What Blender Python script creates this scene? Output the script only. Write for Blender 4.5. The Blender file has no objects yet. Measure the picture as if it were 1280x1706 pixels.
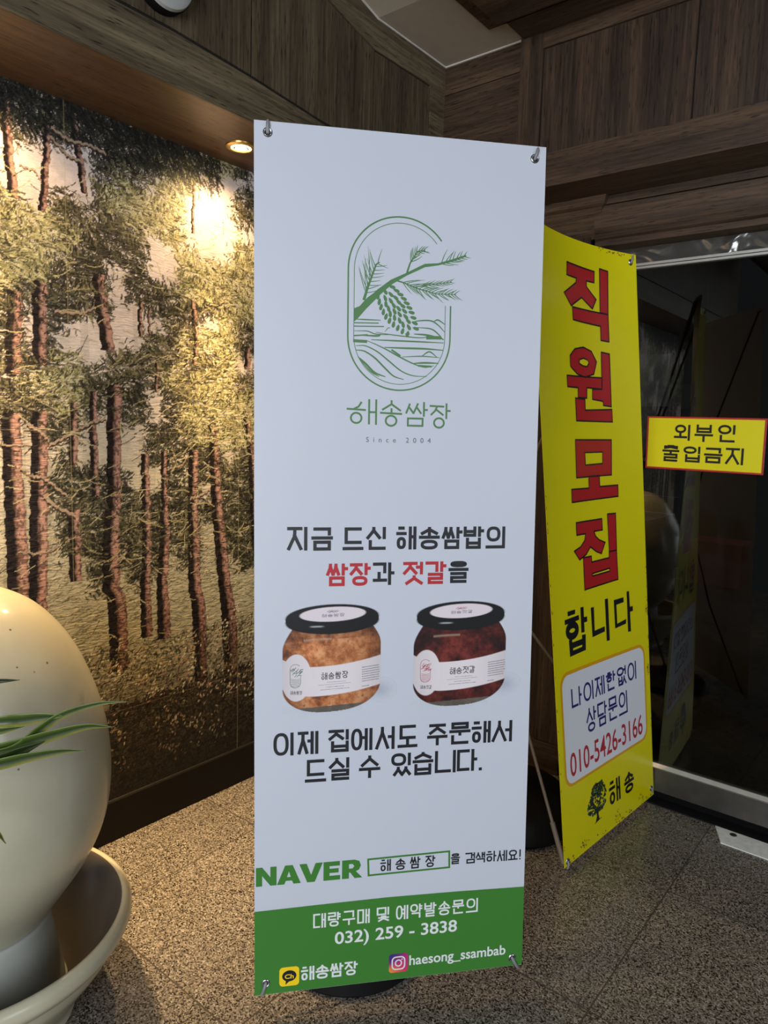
import bpy, bmesh, math, random
import numpy as np
from mathutils import Vector, Matrix

SC = bpy.context.scene
COL = SC.collection
rng = np.random.default_rng(7)
random.seed(7)

# ------------------------------------------------------------------ camera
CW = [[0.7769587809704463, 0.09556708594522642, -0.6222555622546543],
      [0.6288680169012519, -0.07177173201890617, 0.7741923764812548],
      [0.029326949919908335, -0.9928321865083465, -0.11586276123695292]]
cam_d = bpy.data.cameras.new('camera')
cam = bpy.data.objects.new('camera', cam_d)
COL.objects.link(cam)
cam_d.sensor_fit = 'VERTICAL'
cam_d.sensor_height = 36.0
cam_d.lens = 36.0 * 1187.56 / 1706.0
cam_d.clip_start = 0.02
cam.matrix_world = Matrix(((CW[0][0], -CW[0][1], -CW[0][2], 0.0),
                           (CW[1][0], -CW[1][1], -CW[1][2], 0.0),
                           (CW[2][0], -CW[2][1], -CW[2][2], 1.27),
                           (0, 0, 0, 1)))
SC.camera = cam

# ------------------------------------------------------------------ light
SC.view_settings.view_transform = 'Standard'
SC.view_settings.look = 'None'
SC.view_settings.exposure = 0.0
SC.view_settings.gamma = 1.0
world = bpy.data.worlds.new('world')
SC.world = world
world.use_nodes = True
bg = world.node_tree.nodes['Background']
bg.inputs[0].default_value = (0.86, 0.93, 1.0, 1)
bg.inputs[1].default_value = 0.10


def area_light(name, loc, target, sx, sy, power, color):
    d = bpy.data.lights.new(name, 'AREA')
    d.shape = 'RECTANGLE'
    d.size, d.size_y = sx, sy
    d.energy = power
    d.color = color
    o = bpy.data.objects.new(name, d)
    COL.objects.link(o)
    o.location = loc
    v = Vector(target) - Vector(loc)
    o.rotation_euler = v.to_track_quat('-Z', 'Y').to_euler()
    return o


# daylight through the entrance behind the camera, and a weaker side opening on the right
area_light('entrance_daylight', (0.9, -2.8, 1.55), (-0.9, 1.2, 1.1), 2.4, 2.3, 165, (0.86, 0.92, 1.0))
area_light('side_daylight', (2.6, 0.6, 1.7), (-0.9, 1.6, 1.0), 1.0, 1.6, 22, (0.88, 0.94, 1.0))


def spot_light(name, loc, target, power, color, angle, blend, r=0.03):
    d = bpy.data.lights.new(name, 'SPOT')
    d.energy = power
    d.color = color
    d.spot_size = math.radians(angle)
    d.spot_blend = blend
    d.shadow_soft_size = r
    o = bpy.data.objects.new(name, d)
    COL.objects.link(o)
    o.location = loc
    v = Vector(target) - Vector(loc)
    o.rotation_euler = v.to_track_quat('-Z', 'Y').to_euler()
    return o


WARM = (1.0, 0.67, 0.33)
SOFFIT_Z = 2.093
LAMPS = [(-1.757, 1.455), (-1.757, 0.74), (-1.757, 0.02)]
for lx, ly in LAMPS:
    spot_light('soffit_lamp', (lx, ly, SOFFIT_Z - 0.022), (lx - 0.03, ly, 1.0), 20, WARM, 150, 1.0, 0.028)
    spot_light('soffit_lamp_beam', (lx, ly, SOFFIT_Z - 0.022), (lx + 0.07, ly, 0.0), 250, WARM, 48, 1.0, 0.028)


# unseen fill light, added to lift the leaflet rack behind the glass
area_light('back_room_fill', (-0.6, 3.3, 2.45), (-0.8, 3.1, 0.5), 0.5, 0.5, 5.0, (0.95, 0.97, 1.0))


# ------------------------------------------------------------------ material helpers
def lin(c):
    return tuple(((x / 255) / 12.92 if x <= 10 else (((x / 255) + 0.055) / 1.055) ** 2.4) for x in c)


def mat(name):
    m = bpy.data.materials.new(name)
    m.use_nodes = True
    return m, m.node_tree.nodes, m.node_tree.links, m.node_tree.nodes['Principled BSDF']


def plain(name, rgb, rough=0.6, metal=0.0, var=0.06, scale=30.0, spec=0.5, bump=0.0):
    m, n, l, p = mat(name)
    p.inputs['Roughness'].default_value = rough
    p.inputs['Metallic'].default_value = metal
    p.inputs['Specular IOR Level'].default_value = spec
    c = lin(rgb)
    geo = n.new('ShaderNodeNewGeometry')
    nz = n.new('ShaderNodeTexNoise')
    nz.inputs['Scale'].default_value = scale
    nz.inputs['Detail'].default_value = 4
    l.new(geo.outputs['Position'], nz.inputs['Vector'])
    r = n.new('ShaderNodeValToRGB')
    r.color_ramp.elements[0].color = (*[x * (1 - var) for x in c], 1)
    r.color_ramp.elements[1].color = (*[min(1, x * (1 + var)) for x in c], 1)
    r.color_ramp.elements[0].position = 0.3
    r.color_ramp.elements[1].position = 0.7
    l.new(nz.outputs['Fac'], r.inputs['Fac'])
    l.new(r.outputs['Color'], p.inputs['Base Color'])
    if bump:
        b = n.new('ShaderNodeBump')
        b.inputs['Strength'].default_value = bump
        b.inputs['Distance'].default_value = 0.002
        l.new(nz.outputs['Fac'], b.inputs['Height'])
        l.new(b.outputs['Normal'], p.inputs['Normal'])
    return m


def wood(name, axis, dark, mid, light, rough=0.5):
    """Grain runs along axis ('X', 'Y' or 'Z')."""
    m, n, l, p = mat(name)
    p.inputs['Roughness'].default_value = rough
    p.inputs['Specular IOR Level'].default_value = 0.35
    geo = n.new('ShaderNodeNewGeometry')
    mp = n.new('ShaderNodeMapping')
    s = {'X': (4.5, 120, 120), 'Y': (120, 4.5, 120), 'Z': (120, 120, 4.5)}[axis]
    mp.inputs['Scale'].default_value = s
    l.new(geo.outputs['Position'], mp.inputs['Vector'])
    a = n.new('ShaderNodeTexNoise')
    a.inputs['Scale'].default_value = 1.0
    a.inputs['Detail'].default_value = 6
    a.inputs['Roughness'].default_value = 0.65
    l.new(mp.outputs['Vector'], a.inputs['Vector'])
    mp2 = n.new('ShaderNodeMapping')
    s2 = {'X': (1.2, 22, 22), 'Y': (22, 1.2, 22), 'Z': (22, 22, 1.2)}[axis]
    mp2.inputs['Scale'].default_value = s2
    l.new(geo.outputs['Position'], mp2.inputs['Vector'])
    b = n.new('ShaderNodeTexNoise')
    b.inputs['Scale'].default_value = 1.0
    b.inputs['Detail'].default_value = 3
    l.new(mp2.outputs['Vector'], b.inputs['Vector'])
    mx = n.new('ShaderNodeMath')
    mx.operation = 'MULTIPLY_ADD'
    mx.inputs[1].default_value = 0.55
    l.new(a.outputs['Fac'], mx.inputs[0])
    m2 = n.new('ShaderNodeMath')
    m2.operation = 'MULTIPLY'
    m2.inputs[1].default_value = 0.45
    l.new(b.outputs['Fac'], m2.inputs[0])
    l.new(m2.outputs[0], mx.inputs[2])
    r = n.new('ShaderNodeValToRGB')
    r.color_ramp.elements[0].position = 0.36
    r.color_ramp.elements[0].color = (*lin(dark), 1)
    r.color_ramp.elements[1].position = 0.64
    r.color_ramp.elements[1].color = (*lin(light), 1)
    e = r.color_ramp.elements.new(0.5)
    e.color = (*lin(mid), 1)
    l.new(mx.outputs[0], r.inputs['Fac'])
    # short dark pores
    mp3 = n.new('ShaderNodeMapping')
    s3 = {'X': (22, 260, 260), 'Y': (260, 22, 260), 'Z': (260, 260, 22)}[axis]
    mp3.inputs['Scale'].default_value = s3
    l.new(geo.outputs['Position'], mp3.inputs['Vector'])
    q = n.new('ShaderNodeTexNoise')
    q.inputs['Scale'].default_value = 1.0
    q.inputs['Detail'].default_value = 1
    l.new(mp3.outputs['Vector'], q.inputs['Vector'])
    rr = n.new('ShaderNodeValToRGB')
    rr.color_ramp.elements[0].position = 0.27
    rr.color_ramp.elements[0].color = (0.25, 0.22, 0.2, 1)
    rr.color_ramp.elements[1].position = 0.40
    rr.color_ramp.elements[1].color = (1, 1, 1, 1)
    l.new(q.outputs['Fac'], rr.inputs['Fac'])
    mul = n.new('ShaderNodeMix')
    mul.data_type = 'RGBA'
    mul.blend_type = 'MULTIPLY'
    mul.inputs[0].default_value = 1.0
    l.new(r.outputs['Color'], mul.inputs[6])
    l.new(rr.outputs['Color'], mul.inputs[7])
    l.new(mul.outputs[2], p.inputs['Base Color'])
    bp = n.new('ShaderNodeBump')
    bp.inputs['Strength'].default_value = 0.25
    bp.inputs['Distance'].default_value = 0.001
    l.new(mx.outputs[0], bp.inputs['Height'])
    l.new(bp.outputs['Normal'], p.inputs['Normal'])
    return m


def granite():
    m, n, l, p = mat('polished_granite')
    geo = n.new('ShaderNodeNewGeometry')
    # tile frame
    sep = n.new('ShaderNodeSeparateXYZ')
    l.new(geo.outputs['Position'], sep.inputs[0])

    def mth(op, a, b=None, c=None):
        k = n.new('ShaderNodeMath')
        k.operation = op
        for i, v in enumerate((a, b, c)):
            if v is None:
                continue
            if isinstance(v, (int, float)):
                k.inputs[i].default_value = v
            else:
                l.new(v, k.inputs[i])
        return k.outputs[0]
    T = 0.55
    ux = mth('DIVIDE', mth('ADD', sep.outputs['X'], 1.627), T)
    uy = mth('DIVIDE', mth('SUBTRACT', sep.outputs['Y'], 0.882), T)
    dx = mth('ABSOLUTE', mth('SUBTRACT', mth('FRACT', mth('ADD', ux, 0.5)), 0.5))
    dy = mth('ABSOLUTE', mth('SUBTRACT', mth('FRACT', mth('ADD', uy, 0.5)), 0.5))
    joint = mth('LESS_THAN', mth('MINIMUM', dx, dy), 0.0035)
    comb = n.new('ShaderNodeCombineXYZ')
    l.new(mth('FLOOR', ux), comb.inputs[0])
    l.new(mth('FLOOR', uy), comb.inputs[1])
    wn = n.new('ShaderNodeTexWhiteNoise')
    l.new(comb.outputs[0], wn.inputs['Vector'])
    # crystals
    v1 = n.new('ShaderNodeTexVoronoi')
    v1.inputs['Scale'].default_value = 330
    l.new(geo.outputs['Position'], v1.inputs['Vector'])
    r1 = n.new('ShaderNodeValToRGB')
    r1.color_ramp.interpolation = 'CONSTANT'
    els = r1.color_ramp.elements
    els[0].position = 0.0
    els[0].color = (*lin((52, 47, 44)), 1)
    els[1].position = 0.24
    els[1].color = (*lin((126, 118, 107)), 1)
    for pos, c in ((0.52, (152, 143, 130)), (0.74, (176, 167, 154)), (0.93, (204, 196, 184))):
        e = els.new(pos)
        e.color = (*lin(c), 1)
    sp = n.new('ShaderNodeSeparateColor')
    l.new(v1.outputs['Color'], sp.inputs[0])
    l.new(sp.outputs[0], r1.inputs['Fac'])
    n2 = n.new('ShaderNodeTexNoise')
    n2.inputs['Scale'].default_value = 150
    n2.inputs['Detail'].default_value = 5
    n2.inputs['Roughness'].default_value = 0.7
    l.new(geo.outputs['Position'], n2.inputs['Vector'])
    r2 = n.new('ShaderNodeValToRGB')
    r2.color_ramp.elements[0].position = 0.36
    r2.color_ramp.elements[0].color = (0.45, 0.43, 0.42, 1)
    r2.color_ramp.elements[1].position = 0.50
    r2.color_ramp.elements[1].color = (1, 1, 1, 1)
    l.new(n2.outputs['Fac'], r2.inputs['Fac'])
    mul = n.new('ShaderNodeMix')
    mul.data_type = 'RGBA'
    mul.blend_type = 'MULTIPLY'
    mul.inputs[0].default_value = 1.0
    l.new(r1.outputs['Color'], mul.inputs[6])
    l.new(r2.outputs['Color'], mul.inputs[7])
    tone = n.new('ShaderNodeMapRange')
    tone.inputs[3].default_value = 0.56
    tone.inputs[4].default_value = 0.72
    l.new(wn.outputs['Value'], tone.inputs[0])
    mul2 = n.new('ShaderNodeVectorMath')
    mul2.operation = 'SCALE'
    l.new(mul.outputs[2], mul2.inputs[0])
    l.new(tone.outputs[0], mul2.inputs['Scale'])
    jm = n.new('ShaderNodeMix')
    jm.data_type = 'RGBA'
    l.new(joint, jm.inputs[0])
    l.new(mul2.outputs[0], jm.inputs[6])
    jm.inputs[7].default_value = (*lin((70, 64, 58)), 1)
    l.new(jm.outputs[2], p.inputs['Base Color'])
    n3 = n.new('ShaderNodeTexNoise')
    n3.inputs['Scale'].default_value = 9
    n3.inputs['Detail'].default_value = 4
    l.new(geo.outputs['Position'], n3.inputs['Vector'])
    rr = n.new('ShaderNodeMapRange')
    rr.inputs[3].default_value = 0.16
    rr.inputs[4].default_value = 0.40
    l.new(n3.outputs['Fac'], rr.inputs[0])
    l.new(rr.outputs[0], p.inputs['Roughness'])
    p.inputs['Specular IOR Level'].default_value = 0.45
    bp = n.new('ShaderNodeBump')
    bp.inputs['Strength'].default_value = 0.08
    bp.inputs['Distance'].default_value = 0.001
    l.new(n2.outputs['Fac'], bp.inputs['Height'])
    l.new(bp.outputs['Normal'], p.inputs['Normal'])
    return m


def attr_mat(name, rough=0.55, spec=0.4, bump_scale=0.0, bump=0.0, coat=0.0, grain=0.14):
    m, n, l, p = mat(name)
    a = n.new('ShaderNodeAttribute')
    a.attribute_name = 'pigment'
    nz = n.new('ShaderNodeTexNoise')
    geo = n.new('ShaderNodeNewGeometry')
    nz.inputs['Scale'].default_value = 260
    nz.inputs['Detail'].default_value = 3
    l.new(geo.outputs['Position'], nz.inputs['Vector'])
    mr = n.new('ShaderNodeMapRange')
    mr.inputs[3].default_value = 1 - grain
    mr.inputs[4].default_value = 1 + grain
    l.new(nz.outputs['Fac'], mr.inputs[0])
    sc = n.new('ShaderNodeVectorMath')
    sc.operation = 'SCALE'
    l.new(a.outputs['Color'], sc.inputs[0])
    l.new(mr.outputs[0], sc.inputs['Scale'])
    l.new(sc.outputs[0], p.inputs['Base Color'])
    p.inputs['Roughness'].default_value = rough
    p.inputs['Specular IOR Level'].default_value = spec
    p.inputs['Coat Weight'].default_value = coat
    if bump:
        w = n.new('ShaderNodeTexNoise')
        mp = n.new('ShaderNodeMapping')
        mp.inputs['Scale'].default_value = (1, 0.35, 1.6)
        l.new(geo.outputs['Position'], mp.inputs['Vector'])
        l.new(mp.outputs[0], w.inputs['Vector'])
        w.inputs['Scale'].default_value = bump_scale
        w.inputs['Detail'].default_value = 4
        w.inputs['Distortion'].default_value = 1.2
        b = n.new('ShaderNodeBump')
        b.inputs['Strength'].default_value = bump
        b.inputs['Distance'].default_value = 0.004
        l.new(w.outputs['Fac'], b.inputs['Height'])
        l.new(b.outputs['Normal'], p.inputs['Normal'])
    return m


def sheet_mat(name, rgb, rough, trans, wrinkle):
    """Printed vinyl: slightly see-through, softly wrinkled."""
    m, n, l, p = mat(name)
    out = n['Material Output']
    p.inputs['Base Color'].default_value = (*lin(rgb), 1)
    p.inputs['Roughness'].default_value = rough
    geo = n.new('ShaderNodeNewGeometry')
    nz = n.new('ShaderNodeTexNoise')
    nz.inputs['Scale'].default_value = 3.0
    nz.inputs['Detail'].default_value = 2
    l.new(geo.outputs['Position'], nz.inputs['Vector'])
    b = n.new('ShaderNodeBump')
    b.inputs['Strength'].default_value = wrinkle
    b.inputs['Distance'].default_value = 0.02
    l.new(nz.outputs['Fac'], b.inputs['Height'])
    l.new(b.outputs['Normal'], p.inputs['Normal'])
    t = n.new('ShaderNodeBsdfTranslucent')
    t.inputs['Color'].default_value = (*lin(rgb), 1)
    mx = n.new('ShaderNodeMixShader')
    mx.inputs[0].default_value = trans
    l.new(p.outputs[0], mx.inputs[1])
    l.new(t.outputs[0], mx.inputs[2])
    l.new(mx.outputs[0], out.inputs['Surface'])
    return m


def glass_mat(name, tint):
    m, n, l, p = mat(name)
    out = n['Material Output']
    n.remove(p)
    tr = n.new('ShaderNodeBsdfTransparent')
    tr.inputs[0].default_value = (*tint, 1)
    gl = n.new('ShaderNodeBsdfGlossy')
    gl.inputs['Roughness'].default_value = 0.0
    gl.inputs['Color'].default_value = (0.95, 0.97, 0.95, 1)
    fr = n.new('ShaderNodeFresnel')
    fr.inputs['IOR'].default_value = 1.55
    mx = n.new('ShaderNodeMixShader')
    l.new(fr.outputs[0], mx.inputs[0])
    l.new(tr.outputs[0], mx.inputs[1])
    l.new(gl.outputs[0], mx.inputs[2])
    l.new(mx.outputs[0], out.inputs['Surface'])
    return m


def emit_mat(name, rgb, strength):
    m, n, l, p = mat(name)
    p.inputs['Base Color'].default_value = (*rgb, 1)
    p.inputs['Emission Color'].default_value = (*rgb, 1)
    p.inputs['Emission Strength'].default_value = strength
    return m


M = {}
DK, MD, LT = (52, 44, 33), (78, 67, 51), (104, 91, 70)
M['wood_z'] = wood('dark_oak_upright', 'Z', DK, MD, LT)
M['wood_y'] = wood('dark_oak_along_wall', 'Y', (60, 52, 39), (92, 81, 62), (120, 107, 83))
M['wood_x'] = wood('dark_oak_across', 'X', DK, MD, LT)
M['wood_dz'] = wood('walnut_upright', 'Z', (38, 29, 23), (62, 48, 37), (86, 67, 51))
M['wood_dx'] = wood('walnut_across', 'X', (42, 32, 25), (70, 54, 41), (96, 75, 56))
M['wood_soffit'] = wood('soffit_veneer', 'Y', (74, 56, 41), (94, 72, 52), (112, 86, 62), 0.4)
M['gap'] = plain('dark_gap', (14, 12, 11), 0.9)
M['base'] = plain('dark_baseboard', (17, 13, 11), 0.5, spec=0.25)
M['plaster'] = plain('ceiling_paint', (176, 164, 146), 0.9, var=0.03)
M['bead'] = plain('white_bead', (225, 222, 214), 0.5)
M['granite'] = granite()
M['steel'] = plain('brushed_steel', (238, 238, 235), 0.28, 0.15, 0.10, 60)
M['steel_dark'] = plain('dull_steel', (104, 101, 97), 0.42, 1.0, 0.12, 25)
M['alu'] = plain('pale_aluminium', (205, 203, 196), 0.4, 0.7, 0.04)
M['black_metal'] = plain('black_metal', (22, 22, 24), 0.4)
M['grey_rod'] = plain('grey_fibre_rod', (128, 128, 130), 0.45)
M['taupe_rod'] = plain('taupe_rod', (120, 108, 96), 0.5)
M['chrome'] = plain('eyelet_metal', (190, 190, 192), 0.25, 1.0)
M['black_plastic'] = plain('black_plastic', (9, 9, 10), 0.6, spec=0.2)
M['glass'] = glass_mat('tinted_glass', (0.42, 0.42, 0.40))
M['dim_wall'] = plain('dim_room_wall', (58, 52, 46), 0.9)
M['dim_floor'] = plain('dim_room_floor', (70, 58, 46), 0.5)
M['paper'] = plain('white_paper', (214, 220, 222), 0.8, var=0.02)
M['red_box'] = plain('red_card', (140, 40, 40), 0.6)


# ------------------------------------------------------------------ mesh helpers
class MB:
    def __init__(s):
        s.v, s.f, s.mi = [], [], []

    def add(s, vs, fs, mi=0):
        o = len(s.v)
        s.v += [tuple(map(float, p)) for p in vs]
        s.f += [tuple(i + o for i in f) for f in fs]
        s.mi += [mi] * len(fs)

    def box(s, x0, x1, y0, y1, z0, z1, mi=0):
        s.add([(x, y, z) for x in (x0, x1) for y in (y0, y1) for z in (z0, z1)],
              [(0, 1, 3, 2), (4, 6, 7, 5), (0, 4, 5, 1), (2, 3, 7, 6), (0, 2, 6, 4), (1, 5, 7, 3)], mi)

    def prism(s, poly, axis, a0, a1, mi=0):
        """poly: 2-D outline in the two other axes (cyclic order kept), extruded along axis."""
        def P(p, a):
            return {'X': (a, p[0], p[1]), 'Y': (p[0], a, p[1]), 'Z': (p[0], p[1], a)}[axis]
        k = len(poly)
        vs = [P(p, a0) for p in poly] + [P(p, a1) for p in poly]
        fs = [tuple(range(k))[::-1], tuple(range(k, 2 * k))]
        fs += [(i, (i + 1) % k, k + (i + 1) % k, k + i) for i in range(k)]
        s.add(vs, fs, mi)

    def lathe(s, prof, c, seg=48, mi=0, axis=None, ref=None):
        """prof: (r, h); spun round +Z at c, or round the given axis."""
        az = Vector(axis).normalized() if axis is not None else Vector((0, 0, 1))
        ax = az.orthogonal().normalized()
        ay = az.cross(ax)
        c = Vector(c)
        vs, fs = [], []
        for r, h in prof:
            for k in range(seg):
                a = 2 * math.pi * k / seg
                vs.append(c + az * h + (ax * math.cos(a) + ay * math.sin(a)) * max(r, 1e-5))
        for i in range(len(prof) - 1):
            for k in range(seg):
                k2 = (k + 1) % seg
                fs.append((i * seg + k, i * seg + k2, (i + 1) * seg + k2, (i + 1) * seg + k))
        s.add(vs, fs, mi)

    def tube(s, pts, r, seg=10, mi=0):
        pts = [Vector(p) for p in pts]
        rs = r if isinstance(r, (list, tuple)) else [r] * len(pts)
        vs, fs = [], []
        up = None
        for i, p in enumerate(pts):
            d = (pts[min(i + 1, len(pts) - 1)] - pts[max(i - 1, 0)]).normalized()
            if up is None:
                up = d.orthogonal().normalized()
            up = (up - d * up.dot(d)).normalized()
            w = d.cross(up)
            for k in range(seg):
                a = 2 * math.pi * k / seg
                vs.append(p + (up * math.cos(a) + w * math.sin(a)) * rs[i])
        for i in range(len(pts) - 1):
            for k in range(seg):
                k2 = (k + 1) % seg
                fs.append((i * seg + k, i * seg + k2, (i + 1) * seg + k2, (i + 1) * seg + k))
        fs.append(tuple(range(seg))[::-1])
        fs.append(tuple((len(pts) - 1) * seg + k for k in range(seg)))
        s.add(vs, fs, mi)

    def build(s, name, mats, parent=None, smooth=False, bevel=0.0):
        off = Vector((0, 0, 0))
        q = parent
        while q is not None:
            off += Vector(q.location)
            q = q.parent
        me = bpy.data.meshes.new(name)
        me.from_pydata([(p[0] - off.x, p[1] - off.y, p[2] - off.z) for p in s.v], [], s.f)
        for m in (mats if isinstance(mats, (list, tuple)) else [mats]):
            me.materials.append(m)
        me.polygons.foreach_set('material_index', s.mi)
        bm = bmesh.new()
        bm.from_mesh(me)
        bmesh.ops.recalc_face_normals(bm, faces=bm.faces)
        bm.to_mesh(me)
        bm.free()
        if smooth:
            me.polygons.foreach_set('use_smooth', [True] * len(me.polygons))
            me.set_sharp_from_angle(angle=math.radians(42))
        o = bpy.data.objects.new(name, me)
        COL.objects.link(o)
        if parent is not None:
            o.parent = parent
        if bevel:
            b = o.modifiers.new('edge', 'BEVEL')
            b.width = bevel
            b.segments = 2
            b.limit_method = 'ANGLE'
        return o


def tag(o, label=None, cat=None, group=None, kind=None):
    for k, v in (('label', label), ('category', cat), ('group', group), ('kind', kind)):
        if v:
            o[k] = v
    return o


def thing(name, loc, label, cat, group=None):
    o = bpy.data.objects.new(name, None)
    o.empty_display_size = 0.05
    COL.objects.link(o)
    o.location = loc
    return tag(o, label, cat, group)


def struct(name, mb, m, parent=None, bevel=0.0, smooth=False):
    o = mb.build(name, m, parent, smooth, bevel)
    if parent is None:
        tag(o, kind='structure')
    return o


# ================================================================== THE SETTING
WX = -1.905          # mural wall
DY = 2.47            # door plane
b = MB(); b.box(WX, 2.4, -1.6, DY + 0.06, -0.03, 0.0)
struct('floor', b, M['granite'])
b = MB(); b.box(WX - 0.1, WX - 0.012, -1.6, 2.6, -0.03, 2.9)
struct('wall_left', b, M['dim_wall'])
b = MB(); b.box(WX, WX + 0.012, -1.6, 2.42, 0.0, 0.125)
struct('baseboard_left', b, M['base'])
b = MB(); b.box(WX, WX + 0.009, -1.6, 2.42, 0.125, 0.131)
struct('trim_1', b, M['steel_dark'])
# wooden wall behind the stands
b = MB(); b.box(WX, -1.06, 2.42, 2.56, 0.0, 2.2)
struct('wall_back', b, M['wood_dz'])

# soffit and curved-looking fascia above the mural
b = MB(); b.box(WX, -1.585, -1.6, 2.42, SOFFIT_Z, SOFFIT_Z + 0.02)
struct('ceiling_soffit', b, M['wood_soffit'])
FX = -1.565
fas = thing('fascia', (FX, 0.4, 2.093), None, None)
fas['kind'] = 'structure'
b = MB(); b.box(FX - 0.02, FX - 0.006, -1.6, 2.235, 2.085, 2.95)
b.build('backing_board', M['gap'], fas)
GR = [(-1.6, 2.215), (0.93, 2.205), (1.09, 2.204), (1.33, 2.190), (1.60, 2.166), (2.225, 2.150)]   # groove above the lower board


def gz(y):
    return float(np.interp(y, [g[0] for g in GR], [g[1] for g in GR]))


TOPG = [(-1.6, 3.0), (1.33, 2.583), (1.617, 2.510), (1.70, 2.489), (1.836, 2.458), (2.137, 2.462)]  # groove below the top rail
CEIL = [(-1.6, 3.2), (1.30, 2.69), (1.767, 2.577), (1.843, 2.557), (2.225, 2.558)]                    # ceiling line


def interp(t, y):
    return float(np.interp(y, [g[0] for g in t], [g[1] for g in t]))


b = MB()
b.prism([(-1.6, 2.086)] + [(2.225, 2.086)] + [(y, z - 0.004) for y, z in GR[::-1]], 'X', FX - 0.006, FX)
b.prism([(-1.6, 2.078), (2.225, 2.078), (2.225, 2.087), (-1.6, 2.087)], 'X', FX - 0.006, FX - 0.001)
b.build('lower_board', M['wood_y'], fas)
G = 0.003
for (y0, y1) in ((-1.6, -0.4), (-0.4, 0.46), (0.46, 1.33), (1.33, 1.834), (1.834, 2.137)):
    ys = [y0 + G] + [g[0] for g in GR if y0 + G < g[0] < y1 - G] + [y1 - G]
    yt = [y0 + G] + [g[0] for g in TOPG if y0 + G < g[0] < y1 - G] + [y1 - G]
    b = MB()
    b.prism([(y, gz(y) + 0.004) for y in ys] + [(y, interp(TOPG, y) - 0.003) for y in yt[::-1]], 'X', FX - 0.006, FX - 0.001)
    b.build('panel', M['wood_z'], fas)
b = MB()
b.prism([(y, z + 0.003) for y, z in TOPG] + [(2.137 + G, gz(2.137) + 0.004), (2.225, gz(2.225) + 0.004), (2.225, 2.558)]
        + [(y, z) for y, z in CEIL[::-1][1:]], 'X', FX - 0.006, FX)
b.build('top_rail', M['wood_y'], fas)

# ceiling: flat near the corner, rising towards the entrance
b = MB()
pts = CEIL
for i in range(len(pts) - 1):
    (ya, za), (yb, zb) = pts[i], pts[i + 1]
    b.prism([(ya, za), (yb, zb), (yb, zb + 0.02), (ya, za + 0.02)], 'X', FX - 0.006, 2.4)
b.box(FX - 0.006, 2.4, 2.225, 2.35, 2.558, 2.578)
struct('ceiling', b, M['plaster'])
b = MB()
for i in range(len(CEIL) - 1):
    (ya, za), (yb, zb) = CEIL[i], CEIL[i + 1]
    b.prism([(ya, za - 0.004), (yb, zb - 0.004), (yb, zb), (ya, za)], 'X', FX, FX + 0.004)
b.box(FX, -1.25, 2.219, 2.225, 2.554, 2.558)
struct('trim_2', b, M['bead'])

# short return wall in the corner, above door height
rw = thing('wall_return', (-1.4, 2.3, 2.06), None, None)
rw['kind'] = 'structure'
b = MB(); b.box(FX - 0.006, -1.22, 2.23, 2.42, 2.06, 2.56)
b.build('backing_board', M['gap'], rw)
b = MB(); b.box(FX, -1.22, 2.225, 2.232, 2.463, 2.558)
b.build('top_rail', M['wood_dx'], rw)
b = MB(); b.box(FX, -1.22, 2.225, 2.232, 2.06, 2.459)
b.build('panel', M['wood_dx'], rw)

# wooden box header over the door
CY = 2.20
hd = thing('wall_header', (-0.6, 2.3, 2.06), None, None)
hd['kind'] = 'structure'
b = MB(); b.box(-1.248, 2.4, CY + 0.008, 2.5, 2.064, 2.70)
b.build('backing_board', M['gap'], hd)
b = MB(); b.box(-1.25, -1.169, CY, CY + 0.01, 2.066, 2.64)
b.build('stile', M['wood_dz'], hd)
for x0, x1 in ((-1.164, -0.692), (-0.687, -0.2), (-0.195, 0.4), (0.405, 1.2), (1.205, 2.4)):
    b = MB(); b.box(x0, x1, CY + 0.003, CY + 0.01, 2.171, 2.494)
    b.build('panel', M['wood_dz'], hd)
b = MB(); b.box(-1.169, 2.4, CY, CY + 0.01, 2.498, 2.64)
b.build('top_rail', M['wood_dx'], hd)
b = MB()
b.box(-1.25, 2.4, CY - 0.012, CY + 0.01, 2.075, 2.166)
b.prism([(CY - 0.016, 2.060), (CY + 0.20, 2.060), (CY + 0.20, 2.066), (CY - 0.004, 2.0755), (CY - 0.016, 2.0755)], 'X', -1.255, 2.4)
b.build('lower_board', M['wood_dx'], hd)

# dark wood bulkhead on the ceiling (stepped)
b = MB()
b.prism([(-1.303, -1.6), (2.4, -1.6), (2.4, 2.085), (-1.24, 2.085), (-1.303, 2.085)], 'Z', 2.545, 2.70)
b.box(-1.24, 2.4, 2.08, 2.20, 2.545, 2.70)
b.prism([(-1.262, -1.6), (2.4, -1.6), (2.4, 2.045), (-1.262, 2.045)], 'Z', 2.528, 2.546)
b.prism([(-1.235, -1.6), (2.4, -1.6), (2.4, 2.02), (-1.235, 2.02)], 'Z', 2.512, 2.529)
struct('trim_3', b, M['wood_dx'])

# lintel over the door
ln = thing('trim_4', (-0.4, 2.42, 1.905), None, None)
ln['kind'] = 'structure'
LY = 2.38
b = MB(); b.box(-1.04, 2.4, LY - 0.004, 2.5, 2.034, 2.066)
b.build('cap_board', M['wood_dx'], ln)
b = MB()
b.prism([(LY, 2.031), (2.5, 2.031), (2.5, 1.945), (LY + 0.012, 1.945), (LY + 0.004, 1.962)], 'X', -1.04, 2.4)
b.build('face_board', M['wood_dx'], ln)
b = MB()
b.prism([(LY + 0.006, 1.943), (2.5, 1.943), (2.5, 1.905), (LY + 0.022, 1.905), (LY + 0.022, 1.924), (LY + 0.012, 1.930)], 'X', -1.04, 2.4)
b.build('bead_moulding', M['wood_dx'], ln)

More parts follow.
